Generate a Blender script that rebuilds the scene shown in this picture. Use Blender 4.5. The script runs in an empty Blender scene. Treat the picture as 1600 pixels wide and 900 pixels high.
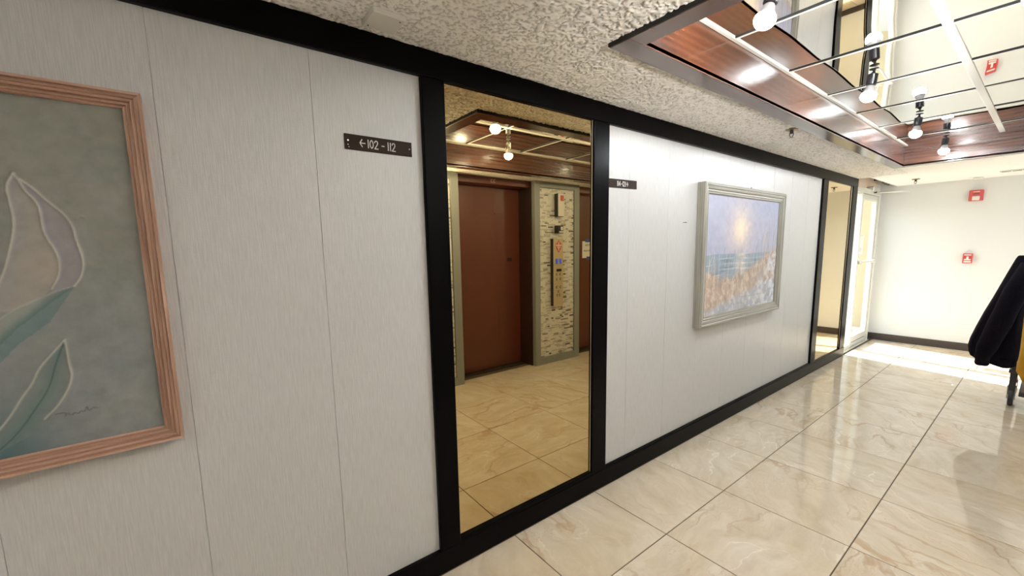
import bpy, bmesh, math, random
import numpy as np
from mathutils import Vector, Matrix, noise

random.seed(7)
rng = np.random.default_rng(5)
scene = bpy.context.scene
C = scene.collection

# ------------------------------------------------------------------ camera
F_PX = 650.32
PPX, PPY = 808.29, 472.34
cam_d = bpy.data.cameras.new('camera')
cam_d.sensor_width = 36.0
cam_d.lens = F_PX / 1600 * 36.0
cam_d.shift_x = -(PPX - 800) / 1600
cam_d.shift_y = (PPY - 450) / 1600
cam_d.clip_start = 0.02
cam = bpy.data.objects.new('camera', cam_d)
C.objects.link(cam)
_y, _p, _r = 0.9100493, 0.13257588, -0.0159221
cy, sy, cp, sp, cr, sr = math.cos(_y), math.sin(_y), math.cos(_p), math.sin(_p), math.cos(_r), math.sin(_r)
M = np.array([[cr, -sr, 0], [sr, cr, 0], [0, 0, 1]]) @ np.array([[1, 0, 0], [0, cp, -sp], [0, sp, cp]]) @ np.array([[cy, 0, sy], [0, 1, 0], [-sy, 0, cy]])
def wv(r): return Vector((r[0], r[2], -r[1]))
right, down, fwd = wv(M[0]), wv(M[1]), wv(M[2])
mat = Matrix.Identity(4)
for i in range(3):
    mat[i][0] = right[i]; mat[i][1] = -down[i]; mat[i][2] = -fwd[i]
mat[0][3], mat[1][3], mat[2][3] = 1.5735, 0.0, 1.4725
cam.matrix_world = mat
scene.camera = cam

# ------------------------------------------------------------------ world, sun, exposure
scene.view_settings.view_transform = 'Standard'
scene.view_settings.look = 'None'
scene.view_settings.gamma = 1.0
scene.view_settings.exposure = 1.28
world = bpy.data.worlds.new('world'); scene.world = world
world.use_nodes = True
wn = world.node_tree.nodes; wl = world.node_tree.links
sky = wn.new('ShaderNodeTexSky'); sky.sky_type = 'NISHITA'; sky.sun_disc = False
sky.sun_elevation = math.radians(47); sky.sun_rotation = math.radians(-100); sky.air_density = 1.0; sky.dust_density = 2.5
wn['Background'].inputs['Strength'].default_value = 0.45
wl.new(sky.outputs[0], wn['Background'].inputs['Color'])
sun_d = bpy.data.lights.new('sun', 'SUN'); sun_d.energy = 11.0; sun_d.angle = math.radians(0.6); sun_d.color = (1.0, 0.965, 0.90)
sun = bpy.data.objects.new('sun', sun_d); C.objects.link(sun)
sun.rotation_euler = Vector((1.0, -0.2, -1.02)).to_track_quat('-Z', 'Y').to_euler()

# unseen fill lamp added as daylight from the right, inside the added lobby glazing
def area(name, loc, direction, sx, sy_, energy, color=(1, 1, 1)):
    d = bpy.data.lights.new(name, 'AREA'); d.shape = 'RECTANGLE'; d.size = sx; d.size_y = sy_; d.energy = energy; d.color = color
    o = bpy.data.objects.new(name, d); C.objects.link(o); o.location = loc
    o.rotation_euler = Vector(direction).to_track_quat('-Z', 'Z').to_euler()
    return o
area('lobby_fill', (4.40, 6.55, 1.25), (-1, 0.02, -0.1), 2.8, 1.9, 17, (1.0, 0.985, 0.96))
area('hall_fill_light', (1.15, -1.1, 2.16), (0, 0.15, -1), 0.9, 0.9, 0.4, (1.0, 0.97, 0.94))  # added downward fill, unseen behind the camera
# added uplights lifting the ceiling, unseen: torchere behind the camera, sconce on right wall
area('torchere_fill', (1.75, -1.30, 1.62), (0, 0.12, 1), 0.32, 0.32, 8.5, (1.0, 0.96, 0.91)).data.spread = math.radians(120)
area('sconce_fill', (2.08, 1.15, 1.72), (-0.35, 0.55, 1), 0.30, 0.14, 18.0, (1.0, 0.96, 0.91)).data.spread = math.radians(130)

# ------------------------------------------------------------------ materials
def new_mat(name):
    m = bpy.data.materials.new(name); m.use_nodes = True
    return m, m.node_tree.nodes, m.node_tree.links, m.node_tree.nodes['Principled BSDF']
def simple(name, col, rough=0.5, metal=0.0, spec=0.5, coat=0.0, emis=None, estr=0.0, bump=None):
    m, n, l, b = new_mat(name)
    b.inputs['Base Color'].default_value = (*col, 1)
    b.inputs['Roughness'].default_value = rough
    b.inputs['Metallic'].default_value = metal
    b.inputs['Specular IOR Level'].default_value = spec
    b.inputs['Coat Weight'].default_value = coat
    b.inputs['Coat Roughness'].default_value = 0.08
    if emis:
        b.inputs['Emission Color'].default_value = (*emis, 1); b.inputs['Emission Strength'].default_value = estr
    if bump:
        sc, dist, st = bump
        tc = n.new('ShaderNodeTexCoord'); nz = n.new('ShaderNodeTexNoise'); nz.inputs['Scale'].default_value = sc; nz.inputs['Detail'].default_value = 4
        bp = n.new('ShaderNodeBump'); bp.inputs['Distance'].default_value = dist; bp.inputs['Strength'].default_value = st
        l.new(tc.outputs['Object'], nz.inputs['Vector']); l.new(nz.outputs['Fac'], bp.inputs['Height']); l.new(bp.outputs[0], b.inputs['Normal'])
    return m
def mathn(n, l, op, a, b=None, c=None):
    k = n.new('ShaderNodeMath'); k.operation = op
    for i, v in enumerate((a, b, c)):
        if v is None: continue
        if isinstance(v, (int, float)): k.inputs[i].default_value = v
        else: l.new(v, k.inputs[i])
    return k.outputs[0]
def ramp(n, l, fac, stops):
    r = n.new('ShaderNodeValToRGB'); l.new(fac, r.inputs[0]); e = r.color_ramp.elements
    while len(e) < len(stops): e.new(0.5)
    for i, (p, c) in enumerate(stops):
        e[i].position = p; e[i].color = (*c, 1)
    return r.outputs[0]

MATS = {}
# vinyl wall covering: painted, woven vertical ribs
def wall_vinyl():
    m, n, l, b = new_mat('wall_vinyl')
    tc = n.new('ShaderNodeTexCoord')
    mp = n.new('ShaderNodeMapping'); mp.inputs['Scale'].default_value = (1, 260, 14); l.new(tc.outputs['Object'], mp.inputs[0])
    a = n.new('ShaderNodeTexNoise'); a.inputs['Scale'].default_value = 1.0; a.inputs['Detail'].default_value = 3; l.new(mp.outputs[0], a.inputs['Vector'])
    mp2 = n.new('ShaderNodeMapping'); mp2.inputs['Scale'].default_value = (1, 60, 260); l.new(tc.outputs['Object'], mp2.inputs[0])
    c = n.new('ShaderNodeTexNoise'); c.inputs['Scale'].default_value = 1.0; c.inputs['Detail'].default_value = 2; l.new(mp2.outputs[0], c.inputs['Vector'])
    h = mathn(n, l, 'ADD', a.outputs['Fac'], mathn(n, l, 'MULTIPLY', c.outputs['Fac'], 0.55))
    bp = n.new('ShaderNodeBump'); bp.inputs['Distance'].default_value = 0.0014; bp.inputs['Strength'].default_value = 0.55
    l.new(h, bp.inputs['Height']); l.new(bp.outputs[0], b.inputs['Normal'])
    col = ramp(n, l, a.outputs['Fac'], [(0.3, (0.49, 0.482, 0.465)), (0.7, (0.57, 0.56, 0.542))])
    l.new(col, b.inputs['Base Color'])
    b.inputs['Roughness'].default_value = 0.33
    b.inputs['Specular IOR Level'].default_value = 0.5
    return m
MATS['vinyl'] = wall_vinyl()

def popcorn():
    m, n, l, b = new_mat('popcorn_ceiling')
    tc = n.new('ShaderNodeTexCoord')
    a = n.new('ShaderNodeTexNoise'); a.inputs['Scale'].default_value = 95; a.inputs['Detail'].default_value = 3; a.inputs['Roughness'].default_value = 0.6
    v = n.new('ShaderNodeTexVoronoi'); v.inputs['Scale'].default_value = 120; v.feature = 'SMOOTH_F1'
    l.new(tc.outputs['Object'], a.inputs['Vector']); l.new(tc.outputs['Object'], v.inputs['Vector'])
    h = mathn(n, l, 'SUBTRACT', a.outputs['Fac'], mathn(n, l, 'MULTIPLY', v.outputs['Distance'], 0.55))
    bp = n.new('ShaderNodeBump'); bp.inputs['Distance'].default_value = 0.0022; bp.inputs['Strength'].default_value = 0.7
    l.new(h, bp.inputs['Height']); l.new(bp.outputs[0], b.inputs['Normal'])
    l.new(ramp(n, l, h, [(0.0, (0.86, 0.835, 0.79)), (0.28, (0.93, 0.91, 0.88))]), b.inputs['Base Color'])  # recesses tinted darker: crevice shade put into the colour
    b.inputs['Roughness'].default_value = 0.9
    b.inputs['Specular IOR Level'].default_value = 0.25
    return m
MATS['popcorn'] = popcorn()

def marble():
    m, n, l, b = new_mat('polished_marble_tile')
    tc = n.new('ShaderNodeTexCoord'); oi = n.new('ShaderNodeObjectInfo')
    off = n.new('ShaderNodeCombineXYZ')
    l.new(mathn(n, l, 'MULTIPLY', oi.outputs['Random'], 61.0), off.inputs[0])
    l.new(mathn(n, l, 'MULTIPLY', oi.outputs['Random'], 23.0), off.inputs[1])
    l.new(mathn(n, l, 'MULTIPLY', oi.outputs['Random'], 151.0), off.inputs[2])
    vr = n.new('ShaderNodeVectorRotate'); vr.rotation_type = 'Z_AXIS'
    l.new(tc.outputs['Object'], vr.inputs['Vector'])
    l.new(mathn(n, l, 'ADD', mathn(n, l, 'MULTIPLY', oi.outputs['Random'], 1.6), 0.1), vr.inputs['Angle'])
    ad = n.new('ShaderNodeVectorMath'); ad.operation = 'ADD'; l.new(vr.outputs[0], ad.inputs[0]); l.new(off.outputs[0], ad.inputs[1])
    w = n.new('ShaderNodeTexNoise'); w.inputs['Scale'].default_value = 2.6; w.inputs['Detail'].default_value = 5; l.new(ad.outputs[0], w.inputs['Vector'])
    sc = n.new('ShaderNodeVectorMath'); sc.operation = 'MULTIPLY_ADD'; sc.inputs[1].default_value = (0.55, 0.30, 0.4)
    l.new(w.outputs['Color'], sc.inputs[0]); l.new(ad.outputs[0], sc.inputs[2])
    mp = n.new('ShaderNodeMapping'); mp.inputs['Scale'].default_value = (1.0, 2.6, 1); l.new(sc.outputs[0], mp.inputs[0])
    a = n.new('ShaderNodeTexNoise'); a.inputs['Scale'].default_value = 1.5; a.inputs['Detail'].default_value = 4; a.inputs['Roughness'].default_value = 0.45; l.new(mp.outputs[0], a.inputs['Vector'])
    f = n.new('ShaderNodeTexNoise'); f.inputs['Scale'].default_value = 4.2; f.inputs['Detail'].default_value = 6; f.inputs['Roughness'].default_value = 0.6; l.new(mp.outputs[0], f.inputs['Vector'])
    v1 = mathn(n, l, 'ABSOLUTE', mathn(n, l, 'SUBTRACT', a.outputs['Fac'], 0.50))
    v2 = mathn(n, l, 'ABSOLUTE', mathn(n, l, 'SUBTRACT', f.outputs['Fac'], 0.53))
    v3 = mathn(n, l, 'ABSOLUTE', mathn(n, l, 'SUBTRACT', a.outputs['Fac'], 0.44))
    base = ramp(n, l, f.outputs['Fac'], [(0.30, (0.54, 0.46, 0.345)), (0.5, (0.615, 0.54, 0.425)), (0.72, (0.675, 0.61, 0.50))])
    clouds = ramp(n, l, w.outputs['Fac'], [(0.35, (0.92, 0.87, 0.80)), (0.6, (1, 1, 1))])
    mx0 = n.new('ShaderNodeMix'); mx0.data_type = 'RGBA'; mx0.blend_type = 'MULTIPLY'; mx0.inputs[0].default_value = 0.8
    l.new(base, mx0.inputs[6]); l.new(clouds, mx0.inputs[7])
    def veined(prev, v, width, col, amt, gate):
        k = n.new('ShaderNodeMapRange'); k.interpolation_type = 'SMOOTHSTEP'
        k.inputs['From Min'].default_value = 0.0; k.inputs['From Max'].default_value = width
        k.inputs['To Min'].default_value = amt; k.inputs['To Max'].default_value = 0.0
        l.new(v, k.inputs['Value'])
        g = n.new('ShaderNodeMapRange'); g.inputs['From Min'].default_value = 0.45; g.inputs['From Max'].default_value = 0.62; l.new(gate, g.inputs['Value'])
        mx = n.new('ShaderNodeMix'); mx.data_type = 'RGBA'
        l.new(mathn(n, l, 'MULTIPLY', k.outputs[0], g.outputs[0]), mx.inputs[0]); l.new(prev, mx.inputs[6]); mx.inputs[7].default_value = (*col, 1)
        return mx.outputs[2]
    g1 = n.new('ShaderNodeTexNoise'); g1.inputs['Scale'].default_value = 1.7; l.new(ad.outputs[0], g1.inputs['Vector'])
    c = veined(mx0.outputs[2], v1, 0.022, (0.40, 0.255, 0.14), 0.60, g1.outputs['Fac'])
    c = veined(c, v3, 0.010, (0.80, 0.72, 0.60), 0.7, w.outputs['Fac'])
    c = veined(c, v2, 0.018, (0.50, 0.32, 0.20), 0.40, g1.outputs['Fac'])
    l.new(c, b.inputs['Base Color'])
    b.inputs['Roughness'].default_value = 0.07
    b.inputs['Specular IOR Level'].default_value = 0.55
    return m
MATS['marble'] = marble()

def wood(name, cols, rough=0.16, coat=0.6, sc=1.0, axis='Y'):
    m, n, l, b = new_mat(name)
    tc = n.new('ShaderNodeTexCoord'); mp = n.new('ShaderNodeMapping')
    mp.inputs['Scale'].default_value = {'Y': (14 * sc, 1.3 * sc, 14 * sc), 'X': (1.3 * sc, 14 * sc, 14 * sc), 'Z': (14 * sc, 14 * sc, 1.3 * sc)}[axis]
    l.new(tc.outputs['Object'], mp.inputs[0])
    a = n.new('ShaderNodeTexNoise'); a.inputs['Scale'].default_value = 1.0; a.inputs['Detail'].default_value = 6; a.inputs['Distortion'].default_value = 0.9; l.new(mp.outputs[0], a.inputs['Vector'])
    g = n.new('ShaderNodeTexWave'); g.wave_type = 'BANDS'; g.bands_direction = 'Z' if axis != 'Z' else 'X'; g.inputs['Scale'].default_value = 0.7; g.inputs['Distortion'].default_value = 7; g.inputs['Detail'].default_value = 3; l.new(mp.outputs[0], g.inputs['Vector'])
    f = mathn(n, l, 'ADD', mathn(n, l, 'MULTIPLY', a.outputs['Fac'], 0.7), mathn(n, l, 'MULTIPLY', g.outputs['Fac'], 0.3))
    l.new(ramp(n, l, f, [(0.25, cols[0]), (0.5, cols[1]), (0.75, cols[2])]), b.inputs['Base Color'])
    b.inputs['Roughness'].default_value = rough
    b.inputs['Coat Weight'].default_value = coat; b.inputs['Coat Roughness'].default_value = 0.13
    bp = n.new('ShaderNodeBump'); bp.inputs['Distance'].default_value = 0.0012; bp.inputs['Strength'].default_value = 0.25
    l.new(f, bp.inputs['Height']); l.new(bp.outputs[0], b.inputs['Normal'])
    return m
MC = [(0.030, 0.008, 0.003), (0.064, 0.018, 0.0065), (0.110, 0.034, 0.012)]
MATS['mahog'] = wood('lacquered_mahogany', MC, 0.26, 0.3)
MATS['mahog_lifted'] = wood('lacquered_mahogany_underside_brightened', [(0.075, 0.034, 0.022), (0.12, 0.058, 0.038), (0.17, 0.085, 0.058)], 0.22, 0.6)  # same mahogany, base brightened to imitate light the underside doesn't get
MATS['mahogx'] = wood('lacquered_mahogany_cross', MC, 0.26, 0.3, axis='X')
MATS['pine'] = wood('pinkish_reeded_wood', [(0.34, 0.19, 0.13), (0.46, 0.28, 0.20), (0.57, 0.38, 0.29)], 0.5, 0.0, 2.5)
MATS['pinez'] = wood('pinkish_reeded_wood_upright', [(0.34, 0.19, 0.13), (0.46, 0.28, 0.20), (0.57, 0.38, 0.29)], 0.5, 0.0, 2.5, 'Z')
MATS['silverwood'] = wood('grey_washed_frame', [(0.24, 0.225, 0.185), (0.31, 0.295, 0.25), (0.38, 0.365, 0.315)], 0.38, 0.0, 2.0)
MATS['black'] = simple('black_gloss_trim', (0.0025, 0.002, 0.002), 0.28, 0, 0.06, bump=(60, 0.0006, 0.2))
MATS['blackedge'] = simple('black_matte_edge', (0.006, 0.005, 0.005), 0.6)
MATS['white'] = simple('white_wall_paint', (0.68, 0.68, 0.655), 0.55, bump=(90, 0.0008, 0.3))
MATS['whitec'] = simple('white_ceiling_paint', (0.80, 0.79, 0.76), 0.7)
MATS['peach'] = simple('peach_wall_paint', (0.84, 0.67, 0.51), 0.7)
MATS['creamout'] = simple('cream_stucco', (0.56, 0.45, 0.235), 0.8, bump=(30, 0.004, 0.4))
MATS['concrete'] = simple('pale_concrete', (0.62, 0.60, 0.55), 0.85, bump=(25, 0.003, 0.4))
MATS['basebrown'] = simple('dark_brown_rubber_base', (0.055, 0.040, 0.032), 0.4)
MATS['grout'] = simple('brown_grout', (0.10, 0.062, 0.035), 0.8)
MATS['alu'] = simple('brushed_aluminium', (0.70, 0.69, 0.64), 0.35, 0.75)
MATS['aluwhite'] = simple('pale_anodised_frame', (0.66, 0.65, 0.59), 0.35, 0.25)
MATS['chrome'] = simple('chrome', (0.75, 0.74, 0.70), 0.12, 1.0)
MATS['brass'] = simple('aged_brass', (0.32, 0.25, 0.14), 0.3, 1.0)
MATS['socket'] = simple('black_socket', (0.012, 0.011, 0.014), 0.3)
MATS['neck'] = simple('grey_plastic_neck', (0.42, 0.41, 0.42), 0.4)
MATS['bulb'] = simple('lit_bulb', (1, 1, 1), 0.4, emis=(0.90, 0.96, 1.0), estr=215)
MATS['rail'] = simple('ivory_grid_rail', (0.62, 0.58, 0.50), 0.35, 0.1)
MATS['gap'] = simple('dark_gap', (0.01, 0.01, 0.01), 0.8)
MATS['elevframe'] = simple('grey_green_frame_paint', (0.25, 0.26, 0.245), 0.42)
MATS['elevdoor'] = simple('red_brown_elevator_door', (0.125, 0.034, 0.018), 0.34, bump=(6, 0.002, 0.2))
MATS['jamb'] = simple('dark_brown_jamb', (0.035, 0.016, 0.010), 0.4)
MATS['red'] = simple('fire_red', (0.58, 0.065, 0.055), 0.35)
MATS['offwhite'] = simple('off_white_plastic', (0.72, 0.70, 0.63), 0.4)
MATS['copplate'] = simple('satin_bronze_plate', (0.62, 0.52, 0.36), 0.32, 0.6)
MATS['darkmetal'] = simple('dark_side_metal', (0.03, 0.025, 0.02), 0.4)
MATS['bluescreen'] = simple('blue_display', (0.02, 0.04, 0.3), 0.2, emis=(0.03, 0.08, 0.6), estr=0.6)
MATS['darkscreen'] = simple('dark_display', (0.03, 0.025, 0.01), 0.2)
MATS['paper'] = simple('white_paper', (0.80, 0.79, 0.74), 0.7)
MATS['bluetape'] = simple('blue_masking_tape', (0.05, 0.10, 0.42), 0.6)
MATS['ink'] = simple('dark_ink', (0.03, 0.03, 0.05), 0.6)
MATS['plaque'] = simple('dark_bronze_plaque', (0.030, 0.016, 0.010), 0.5, 0.0, 0.12, bump=(40, 0.0005, 0.3))
MATS['engrave'] = simple('white_engraving', (0.68, 0.66, 0.60), 0.5)
MATS['yellow'] = simple('yellow_vinyl_bag', (0.78, 0.40, 0.015), 0.38, bump=(9, 0.01, 0.5))
MATS['cart'] = simple('dark_grey_cart_plastic', (0.045, 0.042, 0.045), 0.4)
MATS['wheelgrey'] = simple('grey_caster_steel', (0.45, 0.45, 0.46), 0.3, 0.9)
def jacket_mat():
    m, n, l, b = new_mat('black_fleece')
    tc = n.new('ShaderNodeTexCoord'); a = n.new('ShaderNodeTexNoise'); a.inputs['Scale'].default_value = 160; a.inputs['Detail'].default_value = 3
    l.new(tc.outputs['Object'], a.inputs['Vector'])
    l.new(ramp(n, l, a.outputs['Fac'], [(0.4, (0.002, 0.0015, 0.003)), (0.75, (0.010, 0.006, 0.012))]), b.inputs['Base Color'])
    bp = n.new('ShaderNodeBump'); bp.inputs['Distance'].default_value = 0.004; bp.inputs['Strength'].default_value = 0.7
    l.new(a.outputs['Fac'], bp.inputs['Height']); l.new(bp.outputs[0], b.inputs['Normal'])
    b.inputs['Roughness'].default_value = 0.95; b.inputs['Specular IOR Level'].default_value = 0.1; b.inputs['Sheen Weight'].default_value = 0.03; b.inputs['Sheen Roughness'].default_value = 0.4
    return m
MATS['jacket'] = jacket_mat()
def mirror_mat(name, col, rough=0.0, wav=0.0):
    m, n, l, b = new_mat(name)
    b.inputs['Base Color'].default_value = (*col, 1); b.inputs['Metallic'].default_value = 1; b.inputs['Roughness'].default_value = rough
    if wav:
        tc = n.new('ShaderNodeTexCoord'); a = n.new('ShaderNodeTexNoise'); a.inputs['Scale'].default_value = 2.2; a.inputs['Detail'].default_value = 0
        l.new(tc.outputs['Object'], a.inputs['Vector'])
        bp = n.new('ShaderNodeBump'); bp.inputs['Distance'].default_value = wav; bp.inputs['Strength'].default_value = 1
        l.new(a.outputs['Fac'], bp.inputs['Height']); l.new(bp.outputs[0], b.inputs['Normal'])
    return m
MATS['mirror'] = mirror_mat('bronze_tinted_mirror', (0.63, 0.50, 0.275))
MATS['mirrorc'] = mirror_mat('ceiling_mirror', (0.90, 0.89, 0.86), 0.012, 0.0035)
def glass_mat():
    m, n, l, b = new_mat('clear_glass')
    n.remove(b)
    t = n.new('ShaderNodeBsdfTransparent'); t.inputs[0].default_value = (0.93, 0.95, 0.93, 1)
    g = n.new('ShaderNodeBsdfGlossy'); g.inputs['Roughness'].default_value = 0.0
    lw = n.new('ShaderNodeLayerWeight'); lw.inputs[0].default_value = 0.5
    fr = mathn(n, l, 'MULTIPLY_ADD', mathn(n, l, 'POWER', lw.outputs['Facing'], 5.0), 0.7, 0.03)
    mx = n.new('ShaderNodeMixShader'); l.new(fr, mx.inputs[0]); l.new(t.outputs[0], mx.inputs[1]); l.new(g.outputs[0], mx.inputs[2])
    l.new(mx.outputs[0], n['Material Output'].inputs[0])
    return m
MATS['glass'] = glass_mat()
def vcol_mat(name, rough):
    m, n, l, b = new_mat(name)
    a = n.new('ShaderNodeVertexColor'); a.layer_name = 'paint'
    tc = n.new('ShaderNodeTexCoord'); z = n.new('ShaderNodeTexNoise'); z.inputs['Scale'].default_value = 330; z.inputs['Detail'].default_value = 2
    l.new(tc.outputs['Object'], z.inputs['Vector'])
    bp = n.new('ShaderNodeBump'); bp.inputs['Distance'].default_value = 0.001; bp.inputs['Strength'].default_value = 0.35
    l.new(z.outputs['Fac'], bp.inputs['Height']); l.new(bp.outputs[0], b.inputs['Normal'])
    l.new(a.outputs['Color'], b.inputs['Base Color']); b.inputs['Roughness'].default_value = rough
    return m
MATS['paint'] = vcol_mat('oil_paint_on_canvas', 0.55)

# ------------------------------------------------------------------ helpers
def obj(name, bm, mat, parent=None, smooth=False, mats=None, loc=None):
    me = bpy.data.meshes.new(name)
    bmesh.ops.recalc_face_normals(bm, faces=bm.faces)
    bm.to_mesh(me); bm.free()
    for mm in (mats or [mat]): me.materials.append(MATS[mm] if isinstance(mm, str) else mm)
    if smooth: me.polygons.foreach_set('use_smooth', [True] * len(me.polygons))
    o = bpy.data.objects.new(name, me); C.objects.link(o)
    if loc is not None: o.location = loc
    if parent: o.parent = parent
    return o
def local(o, p):           # world point expressed in a thing's own frame (things are unrotated)
    return Vector(p) - o.location
def add_box(bm, x0, x1, y0, y1, z0, z1, bev=0.0, mi=0, seg=1):
    vs = [bm.verts.new((x, y, z)) for x in (x0, x1) for y in (y0, y1) for z in (z0, z1)]
    F = []
    for q in ((0, 1, 3, 2), (4, 6, 7, 5), (0, 4, 5, 1), (2, 3, 7, 6), (0, 2, 6, 4), (1, 5, 7, 3)):
        f = bm.faces.new([vs[i] for i in q]); f.material_index = mi; F.append(f)
    if bev > 0:
        es = {e for f in F for e in f.edges}
        bmesh.ops.bevel(bm, geom=list(es), offset=bev, segments=seg, affect='EDGES', profile=0.5)
    return vs
def box(name, x0, x1, y0, y1, z0, z1, mat, parent=None, bev=0.0, seg=1):
    bm = bmesh.new()
    o = parent.location if parent else Vector((0, 0, 0))
    add_box(bm, x0 - o.x, x1 - o.x, y0 - o.y, y1 - o.y, z0 - o.z, z1 - o.z, bev, 0, seg)
    return obj(name, bm, mat, parent)
def add_lathe(bm, prof, seg=20, center=(0, 0, 0), axis='Z', mi=0, rot=None):
    rings = []
    for r, h in prof:
        ring = []
        for k in range(seg):
            a = 2 * math.pi * k / seg
            p = Vector((r * math.cos(a), r * math.sin(a), h))
            if axis == 'X': p = Vector((h, p.x, p.y))
            if axis == 'Y': p = Vector((p.x, h, p.y))
            if rot: p = rot @ p
            ring.append(bm.verts.new(p + Vector(center)))
        rings.append(ring)
    for i in range(len(rings) - 1):
        for k in range(seg):
            f = bm.faces.new((rings[i][k], rings[i][(k + 1) % seg], rings[i + 1][(k + 1) % seg], rings[i + 1][k])); f.material_index = mi
    for rg in (rings[0], rings[-1]):
        try: bm.faces.new(rg).material_index = mi
        except ValueError: pass
def add_tube(bm, pts, r, seg=8, mi=0):
    pts = [Vector(p) for p in pts]; rings = []
    for i, p in enumerate(pts):
        t = (pts[min(i + 1, len(pts) - 1)] - pts[max(i - 1, 0)]).normalized()
        u = t.cross(Vector((0, 0, 1)));  u = u.normalized() if u.length > 1e-3 else Vector((1, 0, 0))
        v = t.cross(u).normalized()
        rr = r[i] if isinstance(r, (list, tuple)) else r
        rings.append([bm.verts.new(p + (u * math.cos(2 * math.pi * k / seg) + v * math.sin(2 * math.pi * k / seg)) * rr) for k in range(seg)])
    for i in range(len(rings) - 1):
        for k in range(seg):
            bm.faces.new((rings[i][k], rings[i][(k + 1) % seg], rings[i + 1][(k + 1) % seg], rings[i + 1][k])).material_index = mi
    bm.faces.new(rings[0]).material_index = mi; bm.faces.new(rings[-1]).material_index = mi
def thing(name, label, cat, loc=(0, 0, 0), group=None):
    o = bpy.data.objects.new(name, None); C.objects.link(o); o.location = loc; o.empty_display_size = 0.1
    o['label'] = label; o['category'] = cat
    if group: o['group'] = group
    return o
def struct(name, label=None, loc=(0, 0, 0), cat=None):
    o = bpy.data.objects.new(name, None); C.objects.link(o); o.location = loc
    o['kind'] = 'structure'
    if label: o['label'] = label
    if cat: o['category'] = cat
    return o
def tag(o, label=None, cat=None, group=None, kind=None):
    if label: o['label'] = label
    if cat: o['category'] = cat
    if group: o['group'] = group
    if kind: o['kind'] = kind
    return o
def S(o, label, cat): return tag(o, label, cat, kind='structure')
def stroke_bm(bm, pts, w, origin, axis='YZ', depth=0.0008):
    """flat ribbon strokes in the Y-Z plane (facing +X) or X-Z plane (facing -Y)"""
    for a, b in zip(pts[:-1], pts[1:]):
        a = Vector((a[0], a[1])); b = Vector((b[0], b[1])); d = (b - a)
        if d.length < 1e-6: continue
        d.normalize(); nrm = Vector((-d.y, d.x)) * w / 2; a2 = a - d * w / 3; b2 = b + d * w / 3
        q = [a2 + nrm, b2 + nrm, b2 - nrm, a2 - nrm]
        for dd in (0, 1):
            pass
        lo = []; hi = []
        for p in q:
            if axis == 'YZ':
                lo.append(bm.verts.new((origin[0], origin[1] + p.x, origin[2] + p.y))); hi.append(bm.verts.new((origin[0] + depth, origin[1] + p.x, origin[2] + p.y)))
            else:
                lo.append(bm.verts.new((origin[0] + p.x, origin[1], origin[2] + p.y))); hi.append(bm.verts.new((origin[0] + p.x, origin[1] - depth, origin[2] + p.y)))
        bm.faces.new(hi); bm.faces.new(lo[::-1])
        for k in range(4): bm.faces.new((lo[k], lo[(k + 1) % 4], hi[(k + 1) % 4], hi[k]))

CEIL = 2.24
Y0, Y1 = -2.2, 8.04
XR = 2.21          # right hand (elevator) wall
XL = 4.6           # added lobby glazing

# ------------------------------------------------------------------ floor: slab and tiles
fl = box('floor', -0.12, XL + 0.1, Y0 - 0.1, Y1 + 0.1, -0.12, -0.0025, 'grout')
S(fl, 'floor of large polished cream marble tiles with tan veins', 'floor')
PX_, PY_ = 0.6105, 0.607
xs = [0.0, 0.485] + [0.485 + PX_ * k for k in range(1, 7)] + [XL]
ys = [Y0] + [1.183 + PY_ * k for k in range(-5, 12)] + [Y1]
tile_mesh = {}
def floor_tile(x0, x1, y0, y1):
    g = 0.0024
    w, d = round(x1 - x0 - 2 * g, 4), round(y1 - y0 - 2 * g, 4)
    if (w, d) not in tile_mesh:
        bm = bmesh.new(); add_box(bm, -w / 2, w / 2, -d / 2, d / 2, -0.010, 0.0, 0.0012)
        me = bpy.data.meshes.new('floor_tile'); bmesh.ops.recalc_face_normals(bm, faces=bm.faces); bm.to_mesh(me); bm.free(); me.materials.append(MATS['marble'])
        tile_mesh[(w, d)] = me
    o = bpy.data.objects.new('floor_tile', tile_mesh[(w, d)]); C.objects.link(o); o.parent = fl
    o.location = ((x0 + x1) / 2, (y0 + y1) / 2, 0.0)
for i in range(len(xs) - 1):
    for j in range(len(ys) - 1):
        if ys[j + 1] > 5.0 or xs[i] < 2.3: floor_tile(xs[i], min(xs[i + 1], XL), ys[j], ys[j + 1])

# ------------------------------------------------------------------ left wall
DY0, DY1 = 6.61, 7.93
wl_ = box('wall_left', -0.12, -0.034, Y0, 6.61, 0.0, CEIL + 0.25, 'vinyl')
S(wl_, 'left wall faced with off-white textured vinyl panels', 'wall')
ZB, ZT = 0.112, 2.138
def panels(y0, y1, seams):
    e = [y0] + [s for s in seams if y0 + 0.03 < s < y1 - 0.03] + [y1]
    for a, b in zip(e[:-1], e[1:]):
        ga = 0.0004 if a != y0 else 0.0; gb = 0.0004 if b != y1 else 0.0
        box('wall_panel', -0.034, -0.022, a + ga, b - gb, 0.05, 2.20, 'vinyl', wl_, bev=0.0009)
panels(Y0, 0.80, [-0.04 + 0.412 * k for k in range(-6, 3)])
panels(1.84, 5.44, [2.10 + 0.4135 * k for k in range(0, 9)])
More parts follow.
